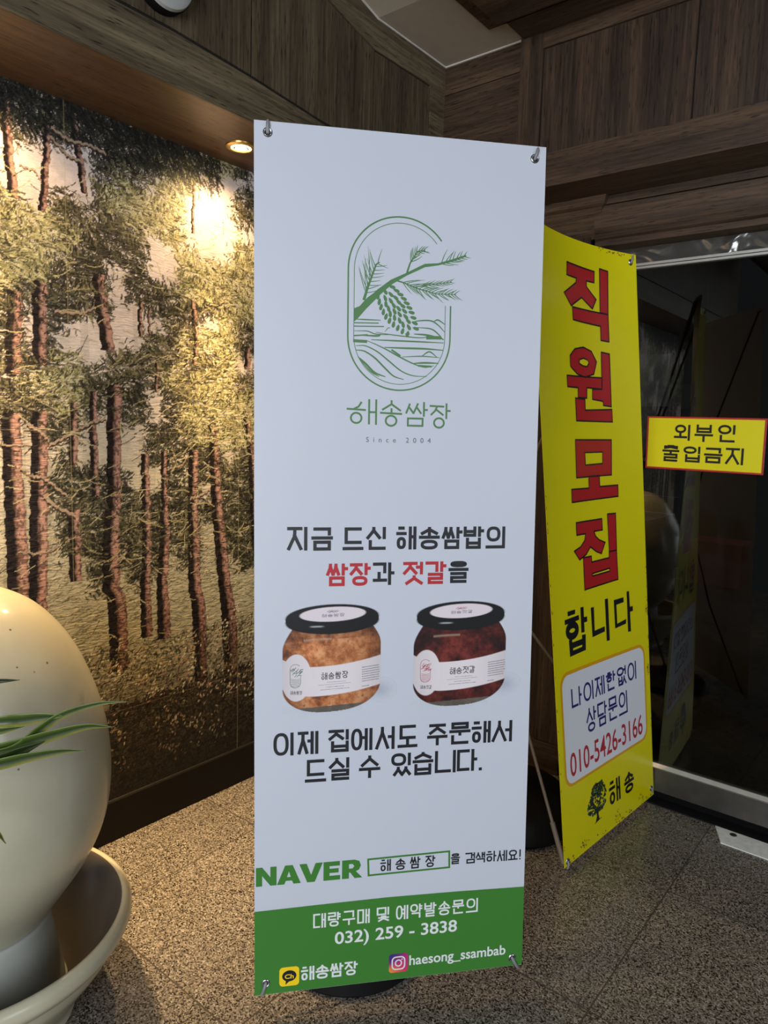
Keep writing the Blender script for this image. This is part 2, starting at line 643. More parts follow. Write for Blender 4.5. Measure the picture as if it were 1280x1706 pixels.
# pilaster left of the door
pil = thing('column_pilaster', (-1.16, 2.45, 0.0), None, None)
pil['kind'] = 'structure'
b = MB()
b.box(-1.30, -1.172, 2.418, 2.5, 0.0, 1.95)
b.build('panel', M['wood_dz'], pil)
b = MB(); b.box(-1.167, -1.06, 2.405, 2.5, 0.115, 1.95)
b.build('stile', M['wood_dz'], pil)
b = MB(); b.box(-1.30, -1.062, 2.400, 2.5, 0.0, 0.112)
b.build('plinth', M['wood_dx'], pil)
b = MB()
cap = [(0.0, 1.935), (-0.012, 1.955), (-0.014, 1.975), (-0.04, 2.028), (-0.052, 2.036), (-0.058, 2.062), (0.0, 2.062)]
for (p0, p1) in zip(cap[:-1], cap[1:]):
    pass
ks = cap[:-1]
vs, fs = [], []
for (d, z) in ks:
    vs += [(-1.30 + d, 2.41 + d, z), (-1.05 - d, 2.41 + d, z), (-1.05 - d, 2.5, z), (-1.30 + d, 2.5, z)]
for i in range(len(ks) - 1):
    for k in range(4):
        k2 = (k + 1) % 4
        fs.append((i * 4 + k, i * 4 + k2, (i + 1) * 4 + k2, (i + 1) * 4 + k))
fs.append((3, 2, 1, 0))
fs.append(tuple((len(ks) - 1) * 4 + k for k in range(4)))
b.add(vs, fs)
b.build('capital', M['wood_dx'], pil)

# glass door with steel rails
dr = thing('door_1', (-0.4, DY, 0.0), None, None)
dr['kind'] = 'structure'
b = MB(); b.box(-1.02, 2.4, DY + 0.012, DY + 0.020, 0.118, 1.838)
b.build('glass_pane', M['glass'], dr)
b = MB()
b.box(-1.04, 2.4, DY, DY + 0.032, 0.033, 0.118)
b.build('bottom_rail', M['steel_dark'], dr, bevel=0.002)
b = MB()
b.prism([(DY, 0.119), (DY + 0.032, 0.119), (DY + 0.032, 0.131), (DY + 0.010, 0.131)], 'X', -1.04, 2.4)
b.build('glazing_bead', M['alu'], dr)
b = MB()
b.box(-1.04, 2.4, DY, DY + 0.032, 1.833, 1.840)
b.box(-1.04, 2.4, DY - 0.004, DY + 0.032, 1.842, 1.850)
b.build('top_rail', M['alu'], dr)
b = MB()
b.box(-1.06, -1.035, DY - 0.03, DY + 0.03, 0.0, 1.94)
b.box(-1.031, -1.018, DY - 0.008, DY + 0.032, 0.03, 1.94)
b.build('door_jamb', M['steel_dark'], dr)
# wrinkled glossy film filling the transom
m, n, l, p = mat('crinkled_film')
p.inputs['Base Color'].default_value = (*lin((112, 110, 106)), 1)
p.inputs['Metallic'].default_value = 0.65
p.inputs['Roughness'].default_value = 0.14
geo = n.new('ShaderNodeNewGeometry'); mp = n.new('ShaderNodeMapping'); mp.inputs['Scale'].default_value = (6, 1, 11)
l.new(geo.outputs['Position'], mp.inputs['Vector'])
nz = n.new('ShaderNodeTexNoise'); nz.inputs['Scale'].default_value = 1.0; nz.inputs['Detail'].default_value = 1.5; nz.inputs['Distortion'].default_value = 1.0
l.new(mp.outputs[0], nz.inputs['Vector'])
bp = n.new('ShaderNodeBump'); bp.inputs['Strength'].default_value = 1.0; bp.inputs['Distance'].default_value = 0.03
l.new(nz.outputs['Fac'], bp.inputs['Height']); l.new(bp.outputs['Normal'], p.inputs['Normal'])
M['film'] = m
b = MB(); b.box(-1.02, 2.4, DY + 0.010, DY + 0.016, 1.850, 1.96)
b.build('transom_film', M['film'], dr)
# threshold
b = MB(); b.box(-1.06, 2.4, DY - 0.035, DY + 0.06, -0.002, 0.004)
struct('trim_5', b, M['black_metal'])
# floor-hinge cover plate
fp = thing('floor_hinge_plate', (-0.41, 2.385, 0.0), 'shiny steel cover plate on the granite floor before the glass door', 'floor plate')
b = MB(); b.prism([(-0.515, 2.432), (-0.475, 2.338), (0.05, 2.338), (0.05, 2.432)], 'Z', 0.0005, 0.004)
b.build('cover_plate', M['steel'], fp)
b = MB(); b.lathe([(0.0, 0.0058), (0.008, 0.0055), (0.011, 0.004), (0.011, 0.002)], (-0.455, 2.412, 0), 20)
b.build('screw', M['steel_dark'], fp, True)

# dim room behind the glass
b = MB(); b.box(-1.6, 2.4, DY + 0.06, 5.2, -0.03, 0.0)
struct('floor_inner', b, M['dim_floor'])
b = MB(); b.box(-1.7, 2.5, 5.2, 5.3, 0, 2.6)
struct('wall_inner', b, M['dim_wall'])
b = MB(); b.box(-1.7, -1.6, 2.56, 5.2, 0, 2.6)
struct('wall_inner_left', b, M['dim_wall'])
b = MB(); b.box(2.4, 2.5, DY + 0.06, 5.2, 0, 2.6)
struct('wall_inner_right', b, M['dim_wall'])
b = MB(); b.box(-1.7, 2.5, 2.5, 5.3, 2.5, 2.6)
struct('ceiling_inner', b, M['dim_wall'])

# ================================================================== MURAL
def seg_points(P0, P1, k):
    t = np.linspace(0, 1, k)[None, :, None]
    return P0[:, None, :] * (1 - t) + P1[:, None, :] * t


def raster_surface(name, us, vs, place, colors, alpha, material, parent):
    """A connected grid sheet; its pigment is stored per vertex. colors: (nv, nu, 3) linear."""
    nu, nv = len(us), len(vs)
    U, V = np.meshgrid(us, vs)
    co = place(U.ravel(), V.ravel())
    off = np.zeros(3)
    q = parent
    while q is not None:
        off += np.array(q.location)
        q = q.parent
    co = co - off
    i = np.arange(nv - 1)[:, None] * nu + np.arange(nu - 1)[None, :]
    quads = np.stack([i, i + 1, i + 1 + nu, i + nu], -1).reshape(-1, 4)
    if alpha is not None:
        a = (alpha > 0.004)
        keep = (a[:-1, :-1] | a[1:, :-1] | a[:-1, 1:] | a[1:, 1:]).ravel()
        quads = quads[keep]
        used = np.unique(quads)
        remap = np.full(nu * nv, -1)
        remap[used] = np.arange(len(used))
        quads = remap[quads]
        co = co[used]
        cols = colors.reshape(-1, 3)[used]
    else:
        cols = colors.reshape(-1, 3)
    me = bpy.data.meshes.new(name)
    me.vertices.add(len(co))
    me.vertices.foreach_set('co', co.astype(np.float32).ravel())
    me.loops.add(len(quads) * 4)
    me.loops.foreach_set('vertex_index', quads.astype(np.int32).ravel())
    me.polygons.add(len(quads))
    me.polygons.foreach_set('loop_start', np.arange(0, len(quads) * 4, 4, dtype=np.int32))
    me.polygons.foreach_set('loop_total', np.full(len(quads), 4, dtype=np.int32))
    me.update(calc_edges=True)
    at = me.attributes.new('pigment', 'FLOAT_COLOR', 'POINT')
    rgba = np.ones((len(co), 4), np.float32)
    rgba[:, :3] = cols
    at.data.foreach_set('color', rgba.ravel())
    me.materials.append(material)
    o = bpy.data.objects.new(name, me)
    COL.objects.link(o)
    if parent is not None:
        o.parent = parent
    return o


def L3(c):
    return np.array(lin(c))


TRUNKS = [[(0.836, 2.059, 0.024), (0.84, 1.943, 0.025), (0.847, 1.874, 0.025), (0.85, 1.818, 0.025)], [(0.941, 2.029, 0.017), (0.937, 1.959, 0.019), (0.933, 1.908, 0.02), (0.923, 1.801, 0.021)], [(1.011, 2.073, 0.019), (1.015, 2.019, 0.021), (1.026, 1.956, 0.021), (1.039, 1.877, 0.019)], [(1.073, 1.672, 0.036), (1.078, 1.619, 0.039), (1.094, 1.506, 0.041), (1.099, 1.467, 0.04)], [(1.116, 1.373, 0.047), (1.114, 1.224, 0.045), (1.111, 1.055, 0.044), (1.099, 0.919, 0.054), (1.1, 0.781, 0.056), (1.115, 0.75, 0.061), (1.119, 0.636, 0.061), (1.12, 0.526, 0.058)], [(1.052, 1.352, 0.021), (1.051, 1.223, 0.025), (1.055, 1.058, 0.024)], [(0.995, 1.321, 0.024), (0.991, 1.145, 0.025)], [(0.99, 1.022, 0.034), (0.991, 0.819, 0.036)], [(1.214, 1.176, 0.027), (1.215, 1.018, 0.03), (1.216, 0.895, 0.033), (1.21, 0.764, 0.035), (1.211, 0.734, 0.037), (1.214, 0.611, 0.042)], [(1.279, 1.182, 0.02), (1.279, 1.045, 0.024), (1.28, 0.919, 0.035), (1.269, 0.755, 0.04), (1.273, 0.696, 0.046), (1.276, 0.592, 0.05)], [(1.389, 1.188, 0.037), (1.384, 1.072, 0.035), (1.386, 0.909, 0.043), (1.392, 0.735, 0.05), (1.407, 0.672, 0.055), (1.416, 0.417, 0.05)], [(1.462, 1.266, 0.034), (1.472, 1.102, 0.042), (1.483, 0.967, 0.046), (1.515, 0.716, 0.053), (1.528, 0.645, 0.061), (1.54, 0.499, 0.065), (1.546, 0.349, 0.059)], [(1.6, 1.317, 0.032), (1.632, 1.131, 0.032), (1.641, 0.919, 0.035), (1.653, 0.811, 0.028)], [(0.83, 1.283, 0.047), (0.829, 1.148, 0.049), (0.833, 0.99, 0.054), (0.834, 0.824, 0.056), (0.834, 0.72, 0.057)], [(0.849, 1.592, 0.036), (0.841, 1.481, 0.04), (0.838, 1.38, 0.04)], [(0.913, 1.628, 0.038), (0.908, 1.515, 0.038), (0.906, 1.411, 0.037)], [(0.902, 1.29, 0.042), (0.899, 1.174, 0.045), (0.894, 1.039, 0.049), (0.886, 0.815, 0.05), (0.881, 0.71, 0.051)], [(1.389, 2.004, 0.01), (1.385, 1.849, 0.012)], [(1.385, 1.65, 0.021), (1.398, 1.541, 0.02), (1.392, 1.453, 0.018)], [(1.204, 1.622, 0.016), (1.201, 1.518, 0.015)], [(1.232, 1.609, 0.008), (1.231, 1.522, 0.008)], [(1.258, 1.448, 0.012), (1.254, 1.364, 0.012)], [(1.603, 1.532, 0.026), (1.605, 1.459, 0.026)]]
BRANCHES = [([(1.09, 1.275), (1.047, 1.262), (1.005, 1.242), (0.971, 1.222), (0.926, 1.198)], 0.0109), ([(0.85, 1.137), (0.876, 1.118), (0.907, 1.112), (0.934, 1.092), (0.973, 1.062)], 0.0109), ([(0.909, 1.06), (0.944, 1.03), (0.994, 1.004)], 0.0122), ([(0.869, 1.253), (0.9, 1.237), (0.926, 1.211)], 0.0122), ([(0.951, 1.988), (0.993, 1.956), (1.032, 1.952)], 0.0068), ([(0.952, 2.013), (1.0, 1.996), (1.056, 2.001), (1.102, 1.994)], 0.0095), ([(1.45, 1.056), (1.407, 1.035), (1.376, 1.031)], 0.0082), ([(1.368, 1.169), (1.346, 1.137), (1.294, 1.126)], 0.0048), ([(0.951, 1.552), (1.024, 1.557), (1.065, 1.579)], 0.0082), ([(0.802, 1.2), (0.878, 1.2)], 0.0041), ([(0.839, 0.92), (0.897, 0.908), (0.952, 0.924)], 0.0034), ([(0.87, 1.898), (0.907, 1.896), (0.922, 1.876)], 0.0054)]
TONES = [
    [1, 1, 1, 1, 1, 1, 1, 1, 1, 1, 1, 1, 1, 1, 1, 1, 1, 1, 1, 1, 1, 1, 1, 1, 1, 1, 1, 3, 3, 3, 3, 3, 1, 1, 0, 0, 0, 0, 0],
    [1, 1, 1, 1, 1, 1, 1, 1, 1, 1, 1, 1, 1, 1, 1, 1, 1, 1, 1, 1, 1, 1, 1, 1, 2, 3, 3, 3, 3, 3, 0, 0, 0, 0, 0, 0, 0, 2, 2],
    [1, 1, 1, 1, 1, 1, 1, 2, 2, 2, 1, 1, 1, 2, 1, 1, 1, 1, 1, 1, 1, 1, 1, 2, 2, 3, 3, 0, 0, 0, 0, 0, 0, 2, 2, 2, 2, 2, 2],
    [1, 1, 1, 1, 1, 1, 1, 2, 2, 0, 2, 1, 1, 0, 0, 0, 1, 1, 2, 1, 1, 1, 1, 3, 3, 3, 3, 0, 0, 0, 0, 0, 2, 2, 2, 2, 2, 2, 2],
    [1, 1, 1, 1, 1, 1, 2, 0, 0, 2, 0, 0, 0, 0, 0, 0, 1, 1, 2, 1, 2, 0, 0, 3, 3, 3, 0, 0, 0, 0, 0, 0, 2, 2, 2, 2, 2, 2, 2],
    [1, 1, 1, 2, 1, 2, 2, 0, 0, 0, 0, 0, 0, 0, 0, 0, 2, 2, 3, 2, 2, 0, 3, 3, 3, 0, 0, 0, 0, 0, 0, 0, 2, 2, 2, 2, 0, 0, 0],
    [1, 1, 1, 2, 0, 0, 0, 0, 0, 0, 0, 0, 0, 0, 0, 0, 2, 2, 3, 3, 3, 3, 3, 3, 3, 0, 0, 0, 0, 0, 0, 0, 0, 0, 0, 0, 0, 0, 0],
    [1, 1, 0, 0, 0, 0, 0, 0, 0, 0, 0, 0, 0, 0, 0, 0, 2, 3, 3, 3, 3, 3, 3, 3, 3, 0, 0, 0, 0, 0, 0, 0, 0, 0, 0, 0, 3, 3, 3],
    [1, 0, 0, 0, 0, 0, 0, 0, 0, 0, 0, 0, 2, 2, 0, 0, 2, 2, 2, 3, 3, 3, 3, 3, 3, 0, 0, 0, 0, 0, 0, 0, 3, 3, 3, 3, 3, 3, 3],
    [1, 0, 0, 0, 0, 0, 0, 3, 3, 0, 0, 0, 2, 2, 2, 2, 1, 2, 2, 2, 2, 0, 0, 3, 3, 0, 0, 0, 0, 0, 0, 0, 3, 3, 3, 3, 3, 3, 3],
    [2, 0, 0, 2, 0, 0, 3, 3, 3, 3, 3, 3, 2, 2, 2, 2, 1, 1, 1, 2, 2, 0, 0, 0, 0, 3, 3, 0, 0, 0, 0, 3, 3, 3, 3, 3, 3, 3, 3],
    [2, 0, 0, 2, 0, 3, 3, 3, 3, 3, 3, 3, 3, 3, 2, 2, 1, 1, 1, 1, 1, 0, 0, 0, 0, 3, 3, 3, 3, 3, 3, 3, 3, 3, 3, 3, 3, 3, 3],
    [2, 2, 2, 2, 3, 3, 3, 3, 3, 3, 3, 3, 3, 2, 1, 1, 1, 1, 1, 1, 1, 0, 0, 0, 0, 3, 3, 3, 3, 3, 3, 3, 3, 3, 3, 3, 3, 3, 3],
    [1, 2, 3, 3, 3, 3, 3, 3, 3, 3, 3, 3, 2, 2, 1, 1, 1, 0, 0, 1, 1, 0, 0, 0, 0, 3, 3, 3, 3, 3, 3, 3, 3, 3, 3, 3, 3, 3, 3],
    [1, 2, 3, 3, 3, 3, 3, 3, 3, 3, 3, 2, 1, 1, 1, 1, 1, 0, 0, 1, 1, 1, 1, 2, 2, 3, 3, 3, 3, 1, 3, 3, 3, 3, 3, 3, 3, 3, 3],
    [1, 1, 2, 2, 3, 3, 3, 3, 3, 3, 3, 2, 1, 1, 2, 2, 2, 0, 0, 1, 1, 1, 1, 1, 1, 1, 1, 1, 1, 1, 3, 3, 3, 3, 3, 2, 2, 2, 2],
    [1, 1, 1, 1, 2, 3, 3, 3, 2, 2, 2, 1, 1, 1, 2, 2, 2, 0, 0, 0, 0, 1, 1, 1, 1, 1, 1, 1, 0, 0, 3, 3, 2, 2, 2, 2, 2, 2, 2],
    [1, 1, 1, 1, 1, 2, 2, 2, 2, 2, 2, 1, 1, 1, 2, 2, 1, 0, 0, 0, 0, 0, 0, 2, 2, 2, 2, 0, 0, 0, 3, 3, 2, 2, 2, 1, 1, 1, 1],
    [2, 2, 1, 1, 1, 0, 1, 1, 1, 0, 0, 1, 1, 1, 0, 0, 0, 0, 0, 0, 0, 0, 0, 2, 2, 2, 2, 3, 3, 3, 3, 3, 1, 1, 1, 1, 1, 1, 1],
    [1, 2, 1, 1, 1, 0, 1, 1, 1, 0, 0, 1, 0, 0, 0, 0, 0, 0, 0, 0, 0, 2, 2, 2, 2, 3, 3, 3, 3, 3, 3, 3, 1, 1, 1, 0, 0, 0, 0],
    [0, 0, 0, 1, 1, 0, 1, 1, 1, 0, 0, 1, 0, 0, 0, 0, 0, 0, 0, 0, 0, 2, 2, 2, 2, 3, 2, 2, 2, 2, 3, 3, 0, 0, 0, 0, 0, 0, 0],
    [0, 0, 0, 1, 1, 0, 2, 2, 2, 0, 0, 1, 0, 0, 0, 0, 0, 2, 2, 2, 2, 2, 2, 1, 1, 2, 2, 2, 2, 2, 3, 3, 0, 0, 0, 2, 2, 2, 2],
    [0, 0, 0, 1, 1, 0, 2, 2, 2, 2, 2, 2, 3, 3, 0, 0, 0, 2, 2, 2, 2, 2, 2, 1, 3, 2, 2, 3, 3, 3, 3, 3, 2, 2, 2, 2, 2, 2, 2],
    [0, 0, 3, 2, 2, 2, 2, 2, 2, 2, 2, 2, 3, 3, 2, 1, 1, 2, 2, 1, 1, 1, 1, 3, 3, 2, 2, 3, 3, 3, 3, 3, 2, 2, 2, 2, 3, 3, 3],
    [1, 2, 3, 3, 3, 3, 1, 1, 1, 3, 3, 3, 3, 3, 2, 1, 1, 2, 2, 1, 1, 0, 0, 1, 1, 2, 2, 3, 3, 3, 3, 3, 3, 3, 3, 3, 3, 3, 3],
    [1, 2, 3, 3, 3, 3, 2, 2, 2, 2, 2, 2, 3, 3, 2, 1, 1, 1, 1, 1, 1, 0, 0, 1, 1, 2, 2, 3, 3, 3, 3, 3, 3, 3, 3, 3, 3, 3, 3],
    [1, 2, 3, 2, 2, 2, 2, 2, 2, 2, 2, 2, 3, 3, 2, 1, 0, 1, 1, 1, 1, 0, 0, 1, 1, 3, 3, 3, 3, 3, 3, 3, 3, 3, 3, 3, 3, 3, 3],
    [0, 0, 2, 1, 1, 1, 1, 1, 1, 1, 1, 1, 2, 2, 0, 0, 0, 1, 1, 1, 1, 0, 0, 1, 1, 3, 3, 3, 3, 3, 3, 3, 3, 3, 3, 3, 3, 3, 3],
    [0, 0, 2, 1, 0, 0, 0, 0, 0, 0, 1, 1, 1, 1, 0, 0, 0, 0, 0, 0, 0, 1, 1, 1, 1, 2, 2, 3, 3, 3, 3, 3, 3, 3, 3, 3, 3, 3, 3],
    [0, 0, 1, 1, 0, 0, 0, 0, 0, 0, 1, 1, 1, 1, 0, 0, 0, 0, 0, 0, 0, 1, 1, 1, 1, 2, 2, 3, 3, 3, 3, 3, 3, 3, 3, 3, 3, 3, 3],
    [0, 0, 0, 0, 0, 0, 0, 0, 0, 0, 0, 0, 0, 0, 0, 0, 0, 0, 0, 0, 0, 1, 1, 1, 1, 1, 1, 1, 1, 1, 0, 0, 2, 2, 2, 2, 2, 2, 2],
    [1, 1, 1, 0, 0, 0, 0, 0, 0, 0, 0, 0, 1, 0, 0, 0, 0, 0, 0, 0, 0, 1, 1, 1, 1, 1, 1, 1, 1, 1, 0, 0, 2, 2, 2, 2, 2, 2, 2],
    [1, 1, 1, 0, 0, 0, 0, 0, 0, 0, 0, 0, 1, 1, 1, 1, 1, 0, 0, 0, 0, 0, 0, 1, 1, 0, 0, 1, 1, 1, 2, 2, 1, 1, 1, 1, 1, 1, 1],
    [1, 1, 1, 1, 0, 0, 0, 0, 0, 0, 1, 1, 1, 1, 1, 1, 1, 1, 1, 0, 0, 0, 0, 1, 1, 0, 0, 1, 1, 1, 2, 2, 1, 1, 1, 1, 1, 1, 1],
    [2, 2, 2, 0, 0, 0, 0, 0, 0, 0, 1, 1, 1, 1, 1, 1, 1, 1, 1, 0, 0, 0, 0, 1, 1, 1, 1, 0, 0, 0, 1, 1, 1, 1, 1, 1, 1, 1, 1],
    [2, 2, 2, 0, 0, 0, 0, 0, 0, 0, 0, 0, 2, 2, 2, 1, 1, 1, 1, 2, 2, 1, 1, 1, 1, 1, 1, 0, 0, 0, 1, 1, 1, 1, 1, 1, 1, 1, 1],
    [2, 2, 1, 0, 0, 0, 0, 0, 0, 0, 0, 0, 1, 2, 2, 1, 1, 1, 1, 2, 2, 1, 1, 1, 1, 1, 1, 1, 1, 1, 1, 1, 1, 1, 1, 1, 1, 1, 1],
    [2, 2, 1, 0, 0, 0, 0, 0, 0, 0, 0, 0, 1, 2, 2, 1, 1, 2, 2, 2, 2, 1, 1, 1, 1, 2, 2, 0, 1, 1, 1, 1, 1, 1, 1, 1, 1, 1, 1],
    [0, 1, 1, 0, 0, 0, 0, 0, 0, 0, 0, 0, 1, 2, 2, 1, 1, 2, 2, 2, 2, 1, 1, 1, 1, 2, 2, 0, 0, 0, 1, 1, 1, 1, 1, 1, 1, 1, 1],
    [0, 0, 0, 0, 0, 0, 0, 0, 0, 0, 0, 0, 1, 2, 2, 1, 1, 1, 1, 2, 2, 1, 1, 1, 1, 2, 2, 0, 0, 0, 1, 1, 1, 1, 1, 1, 1, 1, 1],
    [0, 0, 0, 0, 0, 0, 0, 0, 0, 0, 0, 0, 0, 0, 0, 1, 1, 1, 1, 2, 2, 1, 1, 1, 1, 2, 2, 0, 0, 0, 1, 1, 1, 1, 1, 1, 1, 1, 1],
    [0, 0, 0, 0, 0, 0, 0, 0, 0, 0, 0, 0, 0, 0, 0, 1, 1, 1, 1, 1, 1, 1, 1, 0, 0, 1, 1, 0, 0, 0, 1, 1, 1, 1, 1, 1, 1, 1, 1],
    [0, 0, 0, 0, 0, 0, 0, 0, 0, 0, 0, 0, 0, 0, 0, 1, 1, 0, 0, 1, 1, 1, 1, 0, 0, 1, 1, 0, 0, 0, 0, 0, 1, 1, 1, 1, 1, 1, 1],
    [0, 0, 0, 0, 0, 0, 0, 0, 0, 0, 0, 0, 0, 0, 0, 1, 1, 0, 0, 1, 1, 0, 0, 0, 0, 0, 0, 0, 0, 0, 0, 0, 1, 1, 1, 1, 1, 1, 1],
    [0, 0, 0, 0, 0, 0, 0, 0, 0, 0, 0, 0, 0, 0, 0, 0, 0, 0, 0, 0, 0, 0, 0, 0, 0, 0, 0, 0, 0, 0, 0, 0, 0, 0, 0, 0, 1, 1, 1],
    [0, 0, 0, 0, 0, 0, 0, 0, 0, 0, 0, 0, 0, 0, 0, 0, 0, 0, 0, 0, 0, 0, 0, 0, 0, 0, 0, 0, 0, 0, 0, 0, 0, 0, 0, 0, 0, 0, 0],
    [0, 0, 0, 0, 0, 0, 0, 0, 0, 0, 0, 0, 0, 0, 0, 0, 0, 0, 0, 0, 0, 0, 0, 0, 0, 0, 0, 0, 0, 0, 0, 0, 0, 0, 0, 0, 0, 0, 0],
    [0, 0, 0, 0, 0, 0, 0, 0, 0, 0, 0, 0, 0, 0, 0, 0, 0, 0, 0, 0, 0, 0, 0, 0, 0, 0, 0, 0, 0, 0, 0, 0, 0, 0, 0, 0, 0, 0, 0],
    [0, 0, 0, 0, 0, 0, 0, 0, 0, 0, 0, 0, 0, 0, 0, 0, 0, 0, 0, 0, 0, 0, 0, 0, 0, 0, 0, 0, 0, 0, 0, 0, 0, 0, 0, 0, 0, 0, 0],
    [0, 0, 0, 0, 0, 0, 0, 0, 0, 0, 0, 0, 0, 0, 0, 0, 0, 0, 0, 0, 0, 0, 0, 0, 0, 0, 0, 0, 0, 0, 0, 0, 0, 0, 0, 0, 0, 0, 0],
    [0, 0, 0, 0, 0, 0, 0, 0, 0, 0, 0, 0, 0, 0, 0, 0, 0, 0, 0, 0, 0, 0, 0, 0, 0, 0, 0, 0, 0, 0, 0, 0, 0, 0, 0, 0, 0, 0, 0],
]   # 0 open, 1 deep shade needles, 2 middling, 3 sunlit


def paint_forest():
    """A painterly pine wood, in the wall's own metres (Y along, Z up)."""
    res = 0.0022
    y0, y1, z0, z1 = 0.78, 1.72, 0.12, 2.10
    W, H = int((y1 - y0) / res) + 1, int((z1 - z0) / res) + 1
    Z = np.linspace(z0, z1, H)[:, None] * np.ones((1, W))
    Yg = np.linspace(y0, y1, W)[None, :] * np.ones((H, 1))

    def smooth_noise(s, seed):
        r = np.random.default_rng(seed)
        gh, gw = int(H / s) + 3, int(W / s) + 3
        g = r.random((gh, gw))
        yi, xi = np.arange(H) / s, np.arange(W) / s
        a, c = yi.astype(int), xi.astype(int)
        fy, fx = (yi - a)[:, None], (xi - c)[None, :]
        fy, fx = fy * fy * (3 - 2 * fy), fx * fx * (3 - 2 * fx)
        return (g[a][:, c] * (1 - fy) * (1 - fx) + g[a + 1][:, c] * fy * (1 - fx)
                + g[a][:, c + 1] * (1 - fy) * fx + g[a + 1][:, c + 1] * fy * fx)
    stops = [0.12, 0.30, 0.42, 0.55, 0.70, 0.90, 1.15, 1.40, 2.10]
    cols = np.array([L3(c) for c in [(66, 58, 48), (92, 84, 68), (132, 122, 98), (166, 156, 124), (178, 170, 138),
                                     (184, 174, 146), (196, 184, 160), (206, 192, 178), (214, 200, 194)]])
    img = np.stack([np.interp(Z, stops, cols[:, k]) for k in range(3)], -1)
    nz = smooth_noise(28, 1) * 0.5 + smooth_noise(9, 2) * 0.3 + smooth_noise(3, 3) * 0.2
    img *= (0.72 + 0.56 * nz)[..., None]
    # misty far trunks
    r = np.random.default_rng(11)
    for k in range(26):
        yc = y0 + r.random() * (y1 - y0)
        w = 0.004 + 0.008 * r.random()
        zt, zb = 1.1 + 0.7 * r.random(), 0.75 + 0.2 * r.random()
        m = (np.abs(Yg - yc - 0.01 * np.sin(Z * 5 + k)) < w) & (Z < zt) & (Z > zb)
        img[m] = img[m] * 0.84 + L3((110, 92, 84)) * 0.06

    def strokes(P0, P1, col, wd, gap=1.0):
        """Hard little brush strokes: arrays of starts, ends (Y, Z), colours, widths in cells."""
        L = np.linalg.norm(P1 - P0, axis=1).max()
        k = max(3, int(L / res * 1.3))
        pts = seg_points(P0, P1, k)
        bow = (np.sin(np.linspace(0, np.pi, k))[None, :, None] * (P1 - P0)[:, None, ::-1] * np.array([1, -1]) * (r.random((len(P0), 1, 1)) - 0.5) * 0.22)
        pts = pts + bow
        ix = np.round((pts[..., 0] - y0) / res).astype(int)
        iz = np.round((pts[..., 1] - z0) / res).astype(int)
        for d in range(int(wd.max())):
            use = wd > d
            x, z = ix[use] + (d % 2), iz[use] + ((d + 1) // 2)
            c = np.repeat(col[use][:, None, :], k, 1)
            ok = (x >= 0) & (x < W) & (z >= 0) & (z < H)
            img[z[ok], x[ok]] = c[ok] * 0.86 + img[z[ok], x[ok]] * 0.14

    # fine field scratches, low wood
    N = 5200
    P = np.c_[y0 + r.random(N) * (y1 - y0), 0.45 + 0.55 * r.random(N) ** 0.9]
    ang = r.normal(0.15, 0.35, N)
    ln_ = 0.008 + 0.022 * r.random(N)
    c = np.array([L3(x) for x in [(112, 106, 74), (172, 162, 126), (92, 84, 64), (198, 186, 150), (128, 120, 88)]])[r.integers(0, 5, N)]
    strokes(P, P + np.c_[np.cos(ang), np.sin(ang)] * ln_[:, None], c, np.ones(N, int))

    def trunk(pts, far=False):
        ys, zs, ws = np.array(pts).T
        order = np.argsort(zs)
        ys, zs, ws = ys[order], zs[order], ws[order]
        yc = np.interp(Z[:, 0], zs, ys)
        wd = np.interp(Z[:, 0], zs, ws)
        jag = (smooth_noise(4, 77)[:, :1] - 0.5) * 0.006
        t = (Yg - yc[:, None] - jag) / (wd[:, None] / 2)
        inside = (np.abs(t) < 1) & (Z > zs[0]) & (Z < zs[-1])
        bark = smooth_noise(4, 5) * 0.5 + smooth_noise(2, 6) * 0.5
        low = np.clip((Z - 0.35) / 0.5, 0, 1)[..., None]
        dark, red, pale = L3((34, 27, 27)), L3((130, 84, 70)), L3((194, 156, 138))
        warm = np.clip((t + 0.15) * 2.2, 0, 1)[..., None]
        colr = dark * (1 - warm) + (red * (1 - 0.55 * low) + pale * 0.55 * low) * warm
        edge = np.clip((t - 0.72) * 4, 0, 1)[..., None]
        colr = colr * (1 - 0.45 * edge)
        crack = (bark < 0.42)[..., None]
        colr = np.where(crack, colr * 0.42, colr * (0.8 + 0.5 * bark[..., None]))
        colr = colr * (0.62 + 0.38 * np.clip((Z - 0.3) / 0.45, 0, 1))[..., None]
        img[inside] = colr[inside]
    # foliage: a loose map of where needles are deep, middling or sunlit (30 mm cells, top row first)
    TM = np.array(TONES)

    def tone_at(P):
        j = r.normal(0, 0.013, P.shape)
        ci_ = np.clip(((P[:, 0] + j[:, 0] - 0.60) / 0.03 + .5).astype(int), 0, TM.shape[1] - 1)
        ri_ = np.clip(((2.085 - P[:, 1] - j[:, 1]) / 0.03 + .5).astype(int), 0, TM.shape[0] - 1)
        return TM[ri_, ci_]
    pal = {1: [(22, 21, 19), (32, 31, 26), (46, 43, 34), (64, 62, 46), (100, 96, 70)],
           2: [(38, 36, 28), (66, 62, 44), (98, 92, 64), (130, 122, 88), (34, 30, 26)],
           3: [(96, 92, 60), (138, 132, 88), (172, 164, 114), (200, 192, 146), (58, 54, 38)]}

